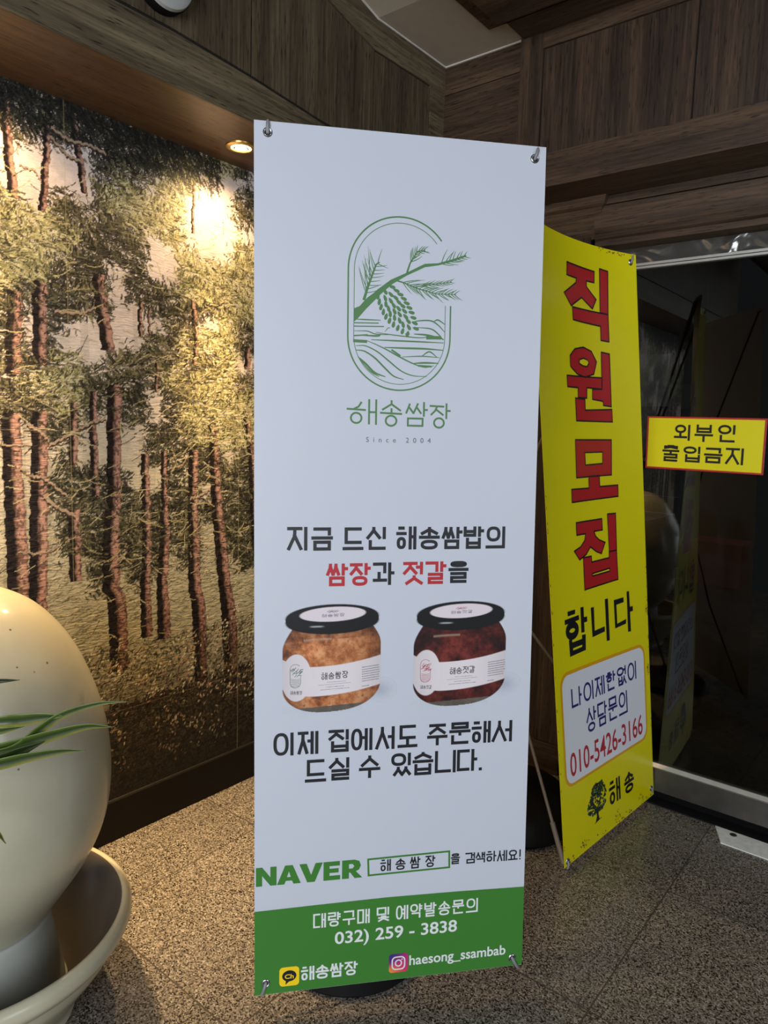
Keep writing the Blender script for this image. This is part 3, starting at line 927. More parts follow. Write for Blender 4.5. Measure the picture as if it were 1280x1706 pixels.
    def needles_layer(N, which, zmin=0.55):
        P = np.c_[y0 + r.random(N) * (y1 - y0), zmin + (2.10 - zmin) * r.random(N)]
        t = tone_at(P)
        for key in which:
            Q = P[t == key]
            n_ = len(Q)
            # tufts: strokes fan out from shared centres
            base = np.where(Q[:, 1] > 1.55, -0.75, -0.25) + 0.9 * np.sin(Q[:, 0] * 37 + 5 * np.sin(Q[:, 1] * 29))
            ang = base + r.normal(0, 0.42, n_)
            L = 0.007 + 0.016 * r.random(n_)
            c = np.array([L3(x) for x in pal[key]])[np.minimum(r.integers(0, 5, n_), 4)] * (0.85 + 0.3 * r.random((n_, 1)))
            strokes(Q, Q + np.c_[np.cos(ang), np.sin(ang)] * L[:, None], c, r.integers(1, 3, n_))
    needles_layer(42000, (1, 2, 3))
    order = [5, 6, 7, 17, 19, 20, 21, 22, 12, 18, 8, 9, 10, 11, 0, 1, 2, 3, 4, 14, 15, 13, 16]
    needles_layer(36000, (1, 2, 3))
    for k in order:
        trunk(TRUNKS[k])
    needles_layer(9000, (1, 2, 3))
    needles_layer(9000, (3,))
    # dark needles hanging along the very top
    N = 1100
    P = np.c_[y0 + r.random(N) * 0.70, 2.10 - 0.10 * r.random(N) ** 1.6]
    ang = r.normal(-1.0, 0.35, N)
    strokes(P, P + np.c_[np.cos(ang), np.sin(ang)] * (0.018 + 0.03 * r.random(N))[:, None],
            np.array([L3((28, 29, 28)), L3((46, 46, 42)), L3((20, 20, 20))])[r.integers(0, 3, N)], r.integers(1, 3, N))
    # bare limbs over the foliage
    for pl, w in BRANCHES:
        pl = np.array(pl)
        for q0, q1 in zip(pl[:-1], pl[1:]):
            k = int(np.linalg.norm(q1 - q0) / 0.0012) + 2
            for t in np.linspace(0, 1, k):
                c = q0 * (1 - t) + q1 * t + np.array([0, 0.002 * math.sin(t * 17)])
                hw = max(1, int(w / 2 / res + 0.5))
                x, z = int((c[0] - y0) / res), int((c[1] - z0) / res)
                for dz in range(-hw, hw + 1):
                    if 0 <= x < W and 0 <= z + dz < H:
                        img[z + dz, x] = L3((168, 146, 122)) * (0.75 + 0.4 * r.random()) if dz >= 0 else L3((64, 50, 42))
    # pale twigs and scratches
    N = 620
    P = np.c_[y0 + r.random(N) * (y1 - y0), 0.55 + 1.35 * r.random(N)]
    ang = r.normal(0.2, 0.5, N)
    strokes(P, P + np.c_[np.cos(ang), np.sin(ang)] * (0.02 + 0.045 * r.random(N))[:, None],
            np.array([L3((196, 182, 140)), L3((176, 160, 116)), L3((60, 52, 40))])[r.integers(0, 3, N)], np.ones(N, int))
    # undergrowth and small pale flowers
    def under(N, zlo, zhi, pal, l0, l1, wmax, power=1.0):
        zz = zlo + (zhi - zlo) * r.random(N) ** power
        P = np.c_[y0 + r.random(N) * (y1 - y0), zz]
        ang = r.uniform(0, 2 * np.pi, N)
        strokes(P, P + np.c_[np.cos(ang), np.sin(ang)] * (l0 + l1 * r.random(N))[:, None],
                np.array([L3(c) for c in pal])[r.integers(0, len(pal), N)], r.integers(1, wmax + 1, N))
    slope = 0
    under(5200, 0.30, 0.60, [(48, 41, 31), (76, 66, 48), (122, 108, 78), (34, 30, 24)], 0.004, 0.014, 2, 1.5)
    under(9000, 0.12, 0.42, [(28, 23, 19), (40, 33, 27), (56, 46, 35), (22, 19, 17), (78, 66, 48)], 0.006, 0.02, 3, 0.9)
    fl = r.normal(0, 1, (34, 2)) * np.array([0.9, 1]) 
    for k in range(130):
        cy, cz = y0 + r.random() * (y1 - y0), 0.19 + 0.44 * r.random() ** 0.8
        n_ = r.integers(4, 13)
        P = np.c_[cy + r.normal(0, 0.016, n_), cz + r.normal(0, 0.013, n_)]
        pal = np.array([L3((226, 214, 178)), L3((208, 192, 150)), L3((176, 156, 116)), L3((190, 138, 106))])
        c = pal[r.integers(0, 4, n_)] * (0.6 + 0.4 * np.clip((cz - 0.18) / 0.25, 0, 1))
        strokes(P, P + r.normal(0, 0.003, (n_, 2)), c, r.integers(2, 5, n_))
    foot = np.clip((Z - 0.17) / 0.20, 0.0, 1.0)[..., None]  # print's dark foot, deepened in colour to counter the lamp beams
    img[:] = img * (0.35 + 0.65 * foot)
    # joints between the printed boards
    for yj in (0.985, 1.570):  # upright
        x = int((yj - y0) / res)
        img[:, x] = L3((186, 166, 120)) * 0.35 + img[:, x] * 0.65
    for zj, ya, yb in ((1.240, 0.6, 1.72), (0.402, 0.6, 1.72)):
        img[int((zj - z0) / res), :] = L3((176, 156, 112)) * 0.28 + img[int((zj - z0) / res), :] * 0.72
    return img, (y0, y1, z0, z1, res)


IMG, (my0, my1, mz0, mz1, mres) = paint_forest()
ys_main = np.linspace(my0, my1, IMG.shape[1])


def fold(y):
    w = my1 - my0
    t = np.mod(y - my0, 2 * w)
    return my0 + np.where(t > w, 2 * w - t, t)


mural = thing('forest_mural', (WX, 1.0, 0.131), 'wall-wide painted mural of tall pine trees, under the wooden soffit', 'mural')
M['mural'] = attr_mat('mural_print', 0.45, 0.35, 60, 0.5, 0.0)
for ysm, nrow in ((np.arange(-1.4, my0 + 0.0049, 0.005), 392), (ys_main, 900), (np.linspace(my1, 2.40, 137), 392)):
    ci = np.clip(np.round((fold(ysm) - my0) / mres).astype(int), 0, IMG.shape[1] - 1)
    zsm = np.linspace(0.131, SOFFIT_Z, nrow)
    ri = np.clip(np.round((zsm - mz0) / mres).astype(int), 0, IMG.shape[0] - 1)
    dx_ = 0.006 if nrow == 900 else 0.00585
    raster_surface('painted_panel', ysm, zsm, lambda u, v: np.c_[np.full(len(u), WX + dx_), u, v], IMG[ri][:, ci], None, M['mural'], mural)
b = MB(); b.box(WX, WX + 0.0055, -1.4, 2.40, 0.131, SOFFIT_Z)
b.build('panel_backing', M['gap'], mural)

# ================================================================== SOFFIT DOWNLIGHTS
M['lamp_ring'] = plain('brass_ring', (196, 160, 92), 0.3, 0.9)
M['lamp_glow'] = emit_mat('lamp_glow', (1.0, 0.74, 0.38), 14.0)
labels = ['round recessed downlight in the wooden soffit, glowing beside the top of the white banner', None, None]
for k, (lx, ly) in enumerate(LAMPS[:1]):
    t = thing('downlight', (lx, ly, SOFFIT_Z), labels[k], 'lamp')
    b = MB()
    b.lathe([(0.030, -0.001), (0.031, -0.006), (0.038, -0.007), (0.045, -0.004), (0.046, 0.0)], (lx, ly, SOFFIT_Z), 40)
    b.build('trim_ring', M['lamp_ring'], t, True)
    b = MB()
    b.lathe([(0.0, -0.0095), (0.010, -0.009), (0.020, -0.006), (0.029, -0.0025), (0.030, -0.001)], (lx, ly, SOFFIT_Z), 32)
    b.build('lamp_lens', M['lamp_glow'], t, True)
    b = MB(); b.lathe([(0.0185, -0.0072), (0.0205, -0.0078), (0.0225, -0.0062)], (lx, ly, SOFFIT_Z), 32)
    b.build('inner_ring', M['lamp_ring'], t, True)

# round grey fixture high on the fascia
fx = thing('wall_speaker', (FX, 1.05, 2.30), 'round grey fixture mounted high on the wooden fascia at the top edge', 'speaker')
b = MB(); b.lathe([(0.075, 0.0), (0.075, 0.022), (0.072, 0.026)], (FX, 1.05, 2.298), 48, axis=(1, 0, 0))
b.build('housing', M['black_plastic'], fx, True)
M['grey_cover'] = plain('grey_cover', (168, 170, 168), 0.6)
b = MB(); b.lathe([(0.073, 0.024), (0.070, 0.034), (0.060, 0.039), (0.03, 0.041), (0.0, 0.042)], (FX, 1.05, 2.298), 48, axis=(1, 0, 0))
b.build('cover', M['grey_cover'], fx, True)

# ================================================================== LETTERING ENGINE
CHO = 'ㄱㄲㄴㄷㄸㄹㅁㅂㅃㅅㅆㅇㅈㅉㅊㅋㅌㅍㅎ'
JUNG = 'ㅏㅐㅑㅒㅓㅔㅕㅖㅗㅘㅙㅚㅛㅜㅝㅞㅟㅠㅡㅢㅣ'
JONG = ['', 'ㄱ', 'ㄲ', 'ㄳ', 'ㄴ', 'ㄵ', 'ㄶ', 'ㄷ', 'ㄹ', 'ㄺ', 'ㄻ', 'ㄼ', 'ㄽ', 'ㄾ', 'ㄿ', 'ㅀ', 'ㅁ', 'ㅂ', 'ㅄ', 'ㅅ', 'ㅆ', 'ㅇ', 'ㅈ', 'ㅊ', 'ㅋ', 'ㅌ', 'ㅍ', 'ㅎ']


def ring(cx=0.5, cy=0.5, rx=0.5, ry=0.5, n=26, p=2.5):
    out = []
    for k in range(n):
        a = 2 * math.pi * k / n
        c, s = math.cos(a), math.sin(a)
        out.append((cx + rx * math.copysign(abs(c) ** (2 / p), c), cy + ry * math.copysign(abs(s) ** (2 / p), s)))
    return out


def jamo(j, round_p):
    """Strokes in a unit box (y down): list of (points, closed)."""
    S = {
        'ㄱ': [([(0, 0), (1, 0), (1, 1)], 0)],
        'ㄴ': [([(0, 0), (0, 1), (1, 1)], 0)],
        'ㄷ': [([(1, 0), (0, 0), (0, 1), (1, 1)], 0)],
        'ㄹ': [([(0, 0), (1, 0), (1, .5), (0, .5), (0, 1), (1, 1)], 0)],
        'ㅁ': [([(0, 0), (1, 0), (1, 1), (0, 1)], 1)],
        'ㅂ': [([(0, 0), (0, 1), (1, 1), (1, 0)], 0), ([(0, .48), (1, .48)], 0)],
        'ㅅ': [([(.5, 0), (.5, .22), (0, 1)], 0), ([(.5, .22), (1, 1)], 0)],
        'ㅈ': [([(0, 0), (1, 0)], 0), ([(.5, 0), (.48, .38), (0, 1)], 0), ([(.49, .36), (1, 1)], 0)],
        'ㅊ': [([(.3, 0), (.7, 0)], 0), ([(0, .3), (1, .3)], 0), ([(.5, .3), (.48, .52), (0, 1)], 0), ([(.49, .5), (1, 1)], 0)],
        'ㅇ': [(ring(p=round_p), 1)],
        'ㅎ': [([(.28, 0), (.72, 0)], 0), ([(0, .28), (1, .28)], 0), (ring(.5, .77, .42, .23, 22, round_p), 1)],
    }
    if j == 'ㅆ':
        a = [([(x * .5 - .02, y) for x, y in p], c) for p, c in S['ㅅ']]
        return a + [([(x * .5 + .52, y) for x, y in p], c) for p, c in S['ㅅ']]
    if j == 'ㅄ':
        return [([(x * .45, y) for x, y in p], c) for p, c in S['ㅂ']] + [([(x * .48 + .55, y) for x, y in p], c) for p, c in S['ㅅ']]
    if j == 'ㅆj':
        return jamo('ㅆ', round_p)
    return S[j]


def hangul(ch, box, w, round_p=2.5):
    """Stroke centre lines of one syllable filling box (u0, v0, u1, v1); w = stroke width, same unit."""
    u0, v0, u1, v1 = box
    if ch == '.':
        cx, cy = (u0 + u1) / 2, (v0 + v1) / 2
        return [([(cx - w * .02, cy), (cx + w * .02, cy)], 0)]
    if ch == '!':
        cx = (u0 + u1) / 2
        return [([(cx, v0 + w / 2), (cx, v1 - w * 2.3)], 0), ([(cx, v1 - w * .52), (cx, v1 - w * .48)], 0)]
    n = ord(ch) - 0xAC00
    cho, ju, jo = CHO[n // 588], JUNG[(n % 588) // 28], JONG[n % 28]
    bw, bh = u1 - u0, v1 - v0
    hx, hy = w / 2 / bw, w / 2 / bh
    x0, x1, y0, y1 = hx, 1 - hx, hy, 1 - hy
    out = []

    def put(j, bx):
        a0, b0, a1, b1 = bx
        for p, c in jamo(j, round_p):
            out.append(([(a0 + x * (a1 - a0), b0 + y * (b1 - b0)) for x, y in p], c))

    def ln_(*p):
        out.append((list(p), 0))
    vert = 'ㅏㅐㅑㅒㅓㅔㅕㅖㅣ'
    hor = 'ㅗㅛㅜㅠㅡ'
    fin = bool(jo)
    sw = 2 * hy                                     # stroke height, in boxes
    F = 0.36 if jo in 'ㄹㅂㅄ' and fin else (0.32 if jo in 'ㅊㅎ' else 0.29)
    ft = y1 - F if fin else y1                      # centre line of the final's top
    if fin and jo in 'ㅅㅆㅊ':
        ft += 0.02
    if ju in vert:
        ye = min(ft - sw - .035, .52) if fin else y1
        dbl = ju in 'ㅐㅔㅖㅒ'
        tickR = ju in 'ㅏㅑ'
        sx = x1 if not tickR else x1 - 0.15
        ib = ye - (0.02 if not fin else 0.0)
        if dbl:
            s1, s2 = x1 - max(.22, 2 * hx + .07), x1
            ln_((s1, y0), (s1, ye)); ln_((s2, y0), (s2, ye))
            ix = s1 - 2 * hx - (0.10 if ju == 'ㅐ' else 0.10)
            if ju == 'ㅐ':
                ln_((s1, ye * .48), (s2, ye * .48))
            elif ju == 'ㅔ':
                ln_((s1 - .15, ye * .45), (s1, ye * .45))
            else:
                ln_((s1 - .15, ye * .32), (s1, ye * .32)); ln_((s1 - .15, ye * .62), (s1, ye * .62))
        else:
            ln_((sx, y0), (sx, ye))
            ix = sx - 2 * hx - 0.08
            if ju == 'ㅏ':
                ln_((sx, ye * .5), (x1, ye * .5))
            elif ju == 'ㅑ':
                ln_((sx, ye * .34), (x1, ye * .34)); ln_((sx, ye * .68), (x1, ye * .68))
            elif ju in 'ㅓㅕ':
                ix = sx - 2 * hx - .12
                for t in ([.48] if ju == 'ㅓ' else [.34, .62]):
                    ln_((sx - .2, ye * t), (sx, ye * t))
        put(cho, (x0, y0, ix, ib))
        if fin:
            put(jo, (x0 + .12, ft, sx if not dbl else x1, y1))
    elif ju in hor:
        if not fin:
            bar = {'ㅗ': y1, 'ㅛ': y1, 'ㅜ': .60, 'ㅠ': .60, 'ㅡ': y1}[ju]
            it = {'ㅗ': .56, 'ㅛ': .52, 'ㅜ': .42, 'ㅠ': .42, 'ㅡ': .66}[ju]
            if ju in 'ㅜㅠ':
                it = min(it, bar - sw - .03)
        else:
            bar = ft - sw - (.04 if ju not in 'ㅜㅠ' else .09)
            it = bar - sw - .03
            if ju in 'ㅗㅛ' and cho not in 'ㅅㅆ':
                it -= .04
            it = max(it, y0 + .06)
        put(cho, (x0 + .09, y0, x1 - .09, it))
        ln_((x0, bar), (x1, bar))
        if ju in 'ㅗㅛ':
            for t in ([.5] if ju == 'ㅗ' else [.34, .66]):
                ln_((t, it + (0.02 if cho not in 'ㅅㅆㅈㅊ' else -.04)), (t, bar))
        if ju in 'ㅜㅠ':
            e = y1 if not fin else ft - hy - .03
            for t in ([.5] if ju == 'ㅜ' else [.34, .66]):
                ln_((t, bar), (t, e))
        if fin:
            put(jo, (x0 + .09, ft, x1 - .09, y1))
    else:
        ye = min(ft - sw - .035, .60) if fin else y1
        k = ye
        sx = x1 if ju not in 'ㅘㅙ' else x1 - .15
        ln_((sx, y0), (sx, ye))
        right = sx - 2 * hx - .06
        if ju == 'ㅘ':
            put(cho, (x0, y0, right - .02, .44 * k)); bar = .84 * k
            ln_((x0, bar), (right + .02, bar)); ln_((.45 * (x0 + right), .52 * k), (.45 * (x0 + right), bar)); ln_((sx, .5 * k), (x1, .5 * k))
        elif ju == 'ㅚ':
            put(cho, (x0 + .05, y0, right - .05, .50 * k)); bar = .84 * k
            ln_((x0, bar), (right + .03, bar)); ln_((.5 * (x0 + right), .50 * k), (.5 * (x0 + right), bar))
        elif ju == 'ㅢ':
            put(cho, (x0 + .04, y0, right - .03, .66 * k)); bar = k
            ln_((x0, bar), (sx, bar))
        elif ju == 'ㅝ':
            put(cho, (x0 + .05, y0, right - .05, .40 * k)); bar = .62 * k
            ln_((x0, bar), (right, bar)); ln_((.4 * (x0 + right), bar), (.4 * (x0 + right), k)); ln_((sx - .2, .8 * k), (sx, .8 * k))
        else:
            put(cho, (x0, y0, right, .45 * k)); bar = .7 * k
            ln_((x0, bar), (right, bar)); ln_((.5 * (x0 + right), bar), (.5 * (x0 + right), k))
        if fin:
            put(jo, (x0 + .12, ft, x1, y1))
    return [([(u0 + x * bw, v0 + y * bh) for x, y in p], c) for p, c in out]


def ribbon(pts, w, closed=False, cap=0.5):
    """Flat stroke with mitred corners; w: width or list. Returns verts, quads."""
    P = [np.array(p, float) for p in pts]
    n = len(P)
    ws = w if isinstance(w, (list, tuple)) else [w] * n
    if not closed and cap:
        d = P[0] - P[1]; P[0] = P[0] + d / (np.linalg.norm(d) + 1e-9) * ws[0] * cap
        d = P[-1] - P[-2]; P[-1] = P[-1] + d / (np.linalg.norm(d) + 1e-9) * ws[-1] * cap
    vs, fs = [], []
    for i in range(n):
        a = P[(i - 1) % n] if (closed or i > 0) else None
        c = P[(i + 1) % n] if (closed or i < n - 1) else None
        d1 = (P[i] - a) if a is not None else (c - P[i])
        d2 = (c - P[i]) if c is not None else (P[i] - a)
        d1 /= np.linalg.norm(d1) + 1e-9
        d2 /= np.linalg.norm(d2) + 1e-9
        n1, n2 = np.array([-d1[1], d1[0]]), np.array([-d2[1], d2[0]])
        m = n1 + n2
        ml = np.linalg.norm(m)
        m = n1 if ml < 1e-6 else m / ml
        k = min(1 / max(m @ n1, 0.3), 2.2)
        vs += [tuple(P[i] + m * k * ws[i] / 2), tuple(P[i] - m * k * ws[i] / 2)]
    e = n if closed else n - 1
    for i in range(e):
        j = (i + 1) % n
        fs.append((2 * i, 2 * j, 2 * j + 1, 2 * i + 1))
    return vs, fs


class Print:
    """Flat printing on a sheet: shapes in sheet coordinates (u, v down), laid a hair above the sheet."""
    def __init__(s, place, base, cut=0.0):
        s.place, s.base, s.cut = place, base, cut
        s.v, s.f, s.mi, s.mats, s.k = [], [], [], [], 0

    def _m(s, m):
        if m not in s.mats:
            s.mats.append(m)
        return s.mats.index(m)

    def shape(s, vs, fs, m, lift=0.0):
        h = s.base + lift + 0.000012 * (s.k % 9)
        s.k += 1
        mi = s._m(m)
        if s.cut:
            bm = bmesh.new()
            bv = [bm.verts.new((x, y, 0)) for x, y in vs]
            for f in fs:
                try:
                    bm.faces.new([bv[i] for i in f])
                except ValueError:
                    pass
            bm.normal_update()
            bmesh.ops.triangulate(bm, faces=[f for f in bm.faces if len(f.verts) > 4])
            lo, hi = min(p[0] for p in vs), max(p[0] for p in vs)
            u = math.ceil(lo / s.cut) * s.cut
            while u < hi:
                bmesh.ops.bisect_plane(bm, geom=bm.verts[:] + bm.edges[:] + bm.faces[:], plane_co=(u, 0, 0), plane_no=(1, 0, 0), dist=1e-7)
                u += s.cut
            lo, hi = min(p[1] for p in vs), max(p[1] for p in vs)
            u = math.ceil(lo / 0.09) * 0.09
            while u < hi:
                bmesh.ops.bisect_plane(bm, geom=bm.verts[:] + bm.edges[:] + bm.faces[:], plane_co=(0, u, 0), plane_no=(0, 1, 0), dist=1e-7)
                u += 0.09
            bm.verts.index_update()
            vs = [(x.co.x, x.co.y) for x in bm.verts]
            fs = [tuple(q.index for q in f.verts) for f in bm.faces]
            bm.free()
        o = len(s.v)
        s.v += [tuple(s.place(x, y, h)) for x, y in vs]
        s.f += [tuple(i + o for i in f) for f in fs]
        s.mi += [mi] * len(fs)

    def poly(s, pts, m, lift=0.0):
        bm = bmesh.new()
        bm.faces.new([bm.verts.new((x, y, 0)) for x, y in pts])
        bm.normal_update()
        bmesh.ops.triangulate(bm, faces=bm.faces[:])
        bm.verts.index_update()
        vs = [(q.co.x, q.co.y) for q in bm.verts]
        fs = [tuple(q.index for q in f.verts) for f in bm.faces]
        bm.free()
        s.shape(vs, fs, m, lift)

    def line(s, pts, w, m, closed=False, cap=0.5, lift=0.0):
        vs, fs = ribbon(pts, w, closed, cap)
        s.shape(vs, fs, m, lift)

    def text_kr(s, items, w, m, mm=0.001, lift=0.0, round_p=2.5):
        for ch, a, b_, c, d in items:
            for p, cl in hangul(ch, (a * mm, b_ * mm, c * mm, d * mm), w * mm, round_p):
                s.line(p, w * mm, m, bool(cl), 0.5, lift)

    @staticmethod
    def words(items, gap=9.0):
        out = [[items[0]]]
        for it in items[1:]:
            if it[1] - out[-1][-1][3] > gap:
                out.append([])
            out[-1].append(it)
        return out

    def text(s, body, box, m, bold=0.0, lift=0.0, spacing=1.0):
        """Built-in lettering squeezed into box = (u0, v0, u1, v1) from cap top to baseline."""
        c = bpy.data.curves.new('lettering', 'FONT')
        c.body = body
        c.offset = bold
        c.space_character = spacing
        c.resolution_u = 4
        t = bpy.data.objects.new('lettering', c)
        COL.objects.link(t)
        me = bpy.data.meshes.new_from_object(t.evaluated_get(bpy.context.evaluated_depsgraph_get()))
        bpy.data.objects.remove(t)
        bpy.data.curves.remove(c)
        co = np.zeros(len(me.vertices) * 3)
        me.vertices.foreach_get('co', co)
        co = co.reshape(-1, 3)
        x0, x1 = co[:, 0].min(), co[:, 0].max()
        capz = 0.727 + bold
        u0, v0, u1, v1 = box
        vs = [(u0 + (x - x0) / (x1 - x0) * (u1 - u0), v1 - (y + bold * 0) / capz * (v1 - v0)) for x, y, _ in co]
        fs = [tuple(p.vertices) for p in me.polygons]
        bpy.data.meshes.remove(me)
        s.shape(vs, fs, m, lift)

    def build(s, name, parent):
        mb = MB()
        mb.v, mb.f, mb.mi = s.v, s.f, s.mi
        off = Vector((0, 0, 0))
        q = parent
        while q is not None:
            off += Vector(q.location)
            q = q.parent
        me = bpy.data.meshes.new(name)
        me.from_pydata([(p[0] - off.x, p[1] - off.y, p[2] - off.z) for p in s.v], [], s.f)
        for m in s.mats:
            me.materials.append(m)
        me.polygons.foreach_set('material_index', s.mi)
        o = bpy.data.objects.new(name, me)
        COL.objects.link(o)
        o.parent = parent
        return o


def rounded(u0, v0, u1, v1, r, n=7):
    out = []
    for cx, cy, a0 in ((u1 - r, v0 + r, -90), (u1 - r, v1 - r, 0), (u0 + r, v1 - r, 90), (u0 + r, v0 + r, 180)):
        for k in range(n + 1):
            a = math.radians(a0 + 90 * k / n)
            out.append((cx + r * math.cos(a), cy + r * math.sin(a)))
    return out


def oval(cx, cy, rx, ry, n=36, rot=0.0):
    c, s_ = math.cos(rot), math.sin(rot)
    return [(cx + rx * math.cos(t) * c - ry * math.sin(t) * s_, cy + rx * math.cos(t) * s_ + ry * math.sin(t) * c)
            for t in (2 * math.pi * k / n for k in range(n))]


def ink(name, rgb, rough=0.45):
    return plain(name, rgb, rough, var=0.0)


I = dict(black=ink('black_ink', (26, 26, 32)), red=ink('red_ink', (176, 38, 44)), green=ink('green_ink', (58, 122, 44)),
         logo=ink('logo_green_ink', (78, 122, 72)), white=ink('white_ink', (222, 224, 224)), grey=ink('grey_ink', (92, 94, 100)),
         pale=ink('pale_label', (226, 216, 220)), yellow=ink('icon_yellow', (244, 206, 24)), navy=ink('navy_ink', (36, 34, 104)),
         sred=ink('sign_red_ink', (172, 30, 34), 0.3), sblack=ink('sign_black_ink', (22, 22, 24), 0.3), orange=ink('orange_border', (214, 156, 22), 0.3),
         syel=ink('sign_yellow', (226, 214, 4), 0.3), swhite=ink('sign_white', (220, 222, 228), 0.3), rust=ink('rust_brown', (128, 96, 22), 0.8),
         dgreen=ink('tree_green', (24, 58, 34), 0.4), maroon=ink('label_maroon', (170, 60, 72)), lgreen=ink('label_green', (70, 110, 96)))

# ================================================================== WHITE X-BANNER
bTL, bTR = Vector((-1.129, .966, 1.858)), Vector((-.735, 1.419, 1.863))
bBL, bBR = Vector((-1.064, .931, .059)), Vector((-.670, 1.384, .065))
bEU = ((bTR - bTL) + (bBR - bBL)).normalized()
bN = bEU.cross(((bBL - bTL) + (bBR - bTR)).normalized()).normalized()
if bN.dot(Vector((0, 0, 1.27)) - bTL) < 0:
    bN = -bN


def bplace(u, v, h=0.0):
    """Banner sheet: u across 0..0.6, v down 0..1.8."""
    s, t = u / 0.6, v / 1.8
    p = (bTL * (1 - s) + bTR * s) * (1 - t) + (bBL * (1 - s) + bBR * s) * t
    return p + bN * h


banner = thing('banner_stand', ((bBL.x + bBR.x) / 2 - 0.10, (bBL.y + bBR.y) / 2 + 0.09, 0.0),
               'tall white banner on a stand, printed with pine emblem and two jars', 'banner')
M['vinyl'] = sheet_mat('white_vinyl', (216, 220, 230), 0.42, 0.22, 0.12)
b = MB()
nu, nv = 12, 36
vs = [bplace(0.6 * i / nu, 1.8 * j / nv, h) for h in (0.0, -0.0008) for j in range(nv + 1) for i in range(nu + 1)]
K = (nu + 1) * (nv + 1)
fs = []
for j in range(nv):
    for i in range(nu):
        a = j * (nu + 1) + i
        fs.append((a, a + 1, a + nu + 2, a + nu + 1))
        fs.append((K + a + nu + 1, K + a + nu + 2, K + a + 1, K + a))
rim = [i for i in range(nu + 1)] + [j * (nu + 1) + nu for j in range(1, nv + 1)] + [nv * (nu + 1) + i for i in range(nu - 1, -1, -1)] + [j * (nu + 1) for j in range(nv - 1, 0, -1)]
for a, c in zip(rim, rim[1:] + rim[:1]):
    fs.append((c, a, K + a, K + c))
b.add(vs, fs)
sheet = b.build('banner_sheet', M['vinyl'], banner)

BP = lambda: Print(bplace, 0.0004)
mm = 0.001
# green foot band
p = BP()
band = [(0.0, 1612.0), (137, 1609.6), (285, 1607.9), (437, 1609.8), (600, 1614)]
p.shape([(u * mm, v * mm) for u, v in band] + [(u * mm, 1.7995) for u, v in band], [(i, i + 1, i + 6, i + 5) for i in range(4)], I['green'])
p.build('green_band', sheet)
# headline
p = BP()
for wd_ in Print.words([('지', 66.3, 793.9, 107.6, 842.8), ('금', 115.6, 795.0, 160.1, 843.3), ('드', 180.3, 795.2, 224.1, 843.0), ('신', 230.0, 794.5, 271.2, 843.0), ('해', 293.3, 793.9, 336.9, 842.7), ('송', 342.1, 795.0, 387.6, 843.2), ('쌈', 392.3, 795.2, 437.5, 842.8), ('밥', 439.8, 794.4, 485.5, 842.8), ('의', 489.3, 794.6, 533.0, 842.3)], 9.0):
    p = Print(bplace, 0.0004)
    p.text_kr(wd_, 6.9, I['black'])
    p.build('headline_lettering', sheet)
p = BP()
for wd_ in Print.words([('쌈', 147.2, 870.7, 192.3, 918.2), ('장', 195.9, 870.4, 240.1, 918.2), ('젓', 309.3, 869.1, 352.3, 918.0), ('갈', 357.5, 868.8, 403.4, 917.5)], 9.0):
    p = Print(bplace, 0.0004)
    p.text_kr(wd_, 6.8, I['red'])
    p.build('headline_lettering', sheet)
for wd_ in Print.words([('과', 244.6, 869.6, 290.7, 917.7), ('을', 408.1, 868.5, 452.6, 916.1)], 9.0):
    p = Print(bplace, 0.0004)
    p.text_kr(wd_, 6.8, I['black'])
    p.build('headline_lettering', sheet)
p = BP()
for wd_ in Print.words([('이', 38.9, 1226.0, 80.9, 1275.5), ('제', 89.3, 1225.5, 132.8, 1275.2), ('집', 154.2, 1225.2, 197.3, 1274.3), ('에', 202.1, 1225.4, 248.2, 1273.8), ('서', 254.5, 1224.3, 296.5, 1274.5), ('도', 303.0, 1223.3, 346.8, 1273.2), ('주', 368.2, 1224.4, 413.6, 1272.3), ('문', 417.6, 1223.1, 465.5, 1272.7), ('해', 468.0, 1223.7, 511.8, 1273.0), ('서', 514.3, 1224.7, 561.2, 1273.3)], 9.0):
    p = Print(bplace, 0.0004)
    p.text_kr(wd_, 6.8, I['black'])
    p.build('order_lettering', sheet)
p = BP()
for wd_ in Print.words([('드', 104.7, 1287.4, 149.8, 1336.6), ('실', 155.6, 1286.6, 198.9, 1336.1), ('수', 219.7, 1285.8, 266.1, 1335.6), ('있', 289.7, 1285.0, 332.9, 1335.2), ('습', 336.8, 1285.4, 383.0, 1336.9), ('니', 386.5, 1285.0, 433.7, 1335.7), ('다', 436.2, 1285.4, 482.4, 1334.9), ('.', 485.5, 1327.6, 494.3, 1335.8)], 14):
    p = Print(bplace, 0.0004)
    p.text_kr(wd_, 6.8, I['black'])
    p.build('order_lettering', sheet)
# search line
p = BP()
NV = {'N': [[(0, 1), (0, 0), (.3, 0), (.7, .55), (.7, 0), (1, 0), (1, 1), (.7, 1), (.3, .45), (.3, 1)]],
      'A': [[(0, 1), (.34, 0), (.66, 0), (1, 1), (.69, 1), (.63, .82), (.37, .82), (.31, 1)]],
      'V': [[(0, 0), (.31, 0), (.5, .62), (.69, 0), (1, 0), (.66, 1), (.34, 1)]],
      'E': [[(0, 0), (.95, 0), (.95, .24), (.35, .24), (.35, .38), (.88, .38), (.88, .61), (.35, .61), (.35, .76), (.97, .76), (.97, 1), (0, 1)]],
      'R': [[(0, 0), (.62, 0), (.85, .09), (.93, .33), (.84, .55), (.68, .63), (1, 1), (.62, 1), (.4, .68), (.34, .68), (.34, 1), (0, 1)]]}
HOLES = {'A': [(.42, .62), (.5, .33), (.58, .62)], 'R': [(.34, .22), (.52, .22), (.60, .34), (.52, .46), (.34, .46)]}
x = 3.0
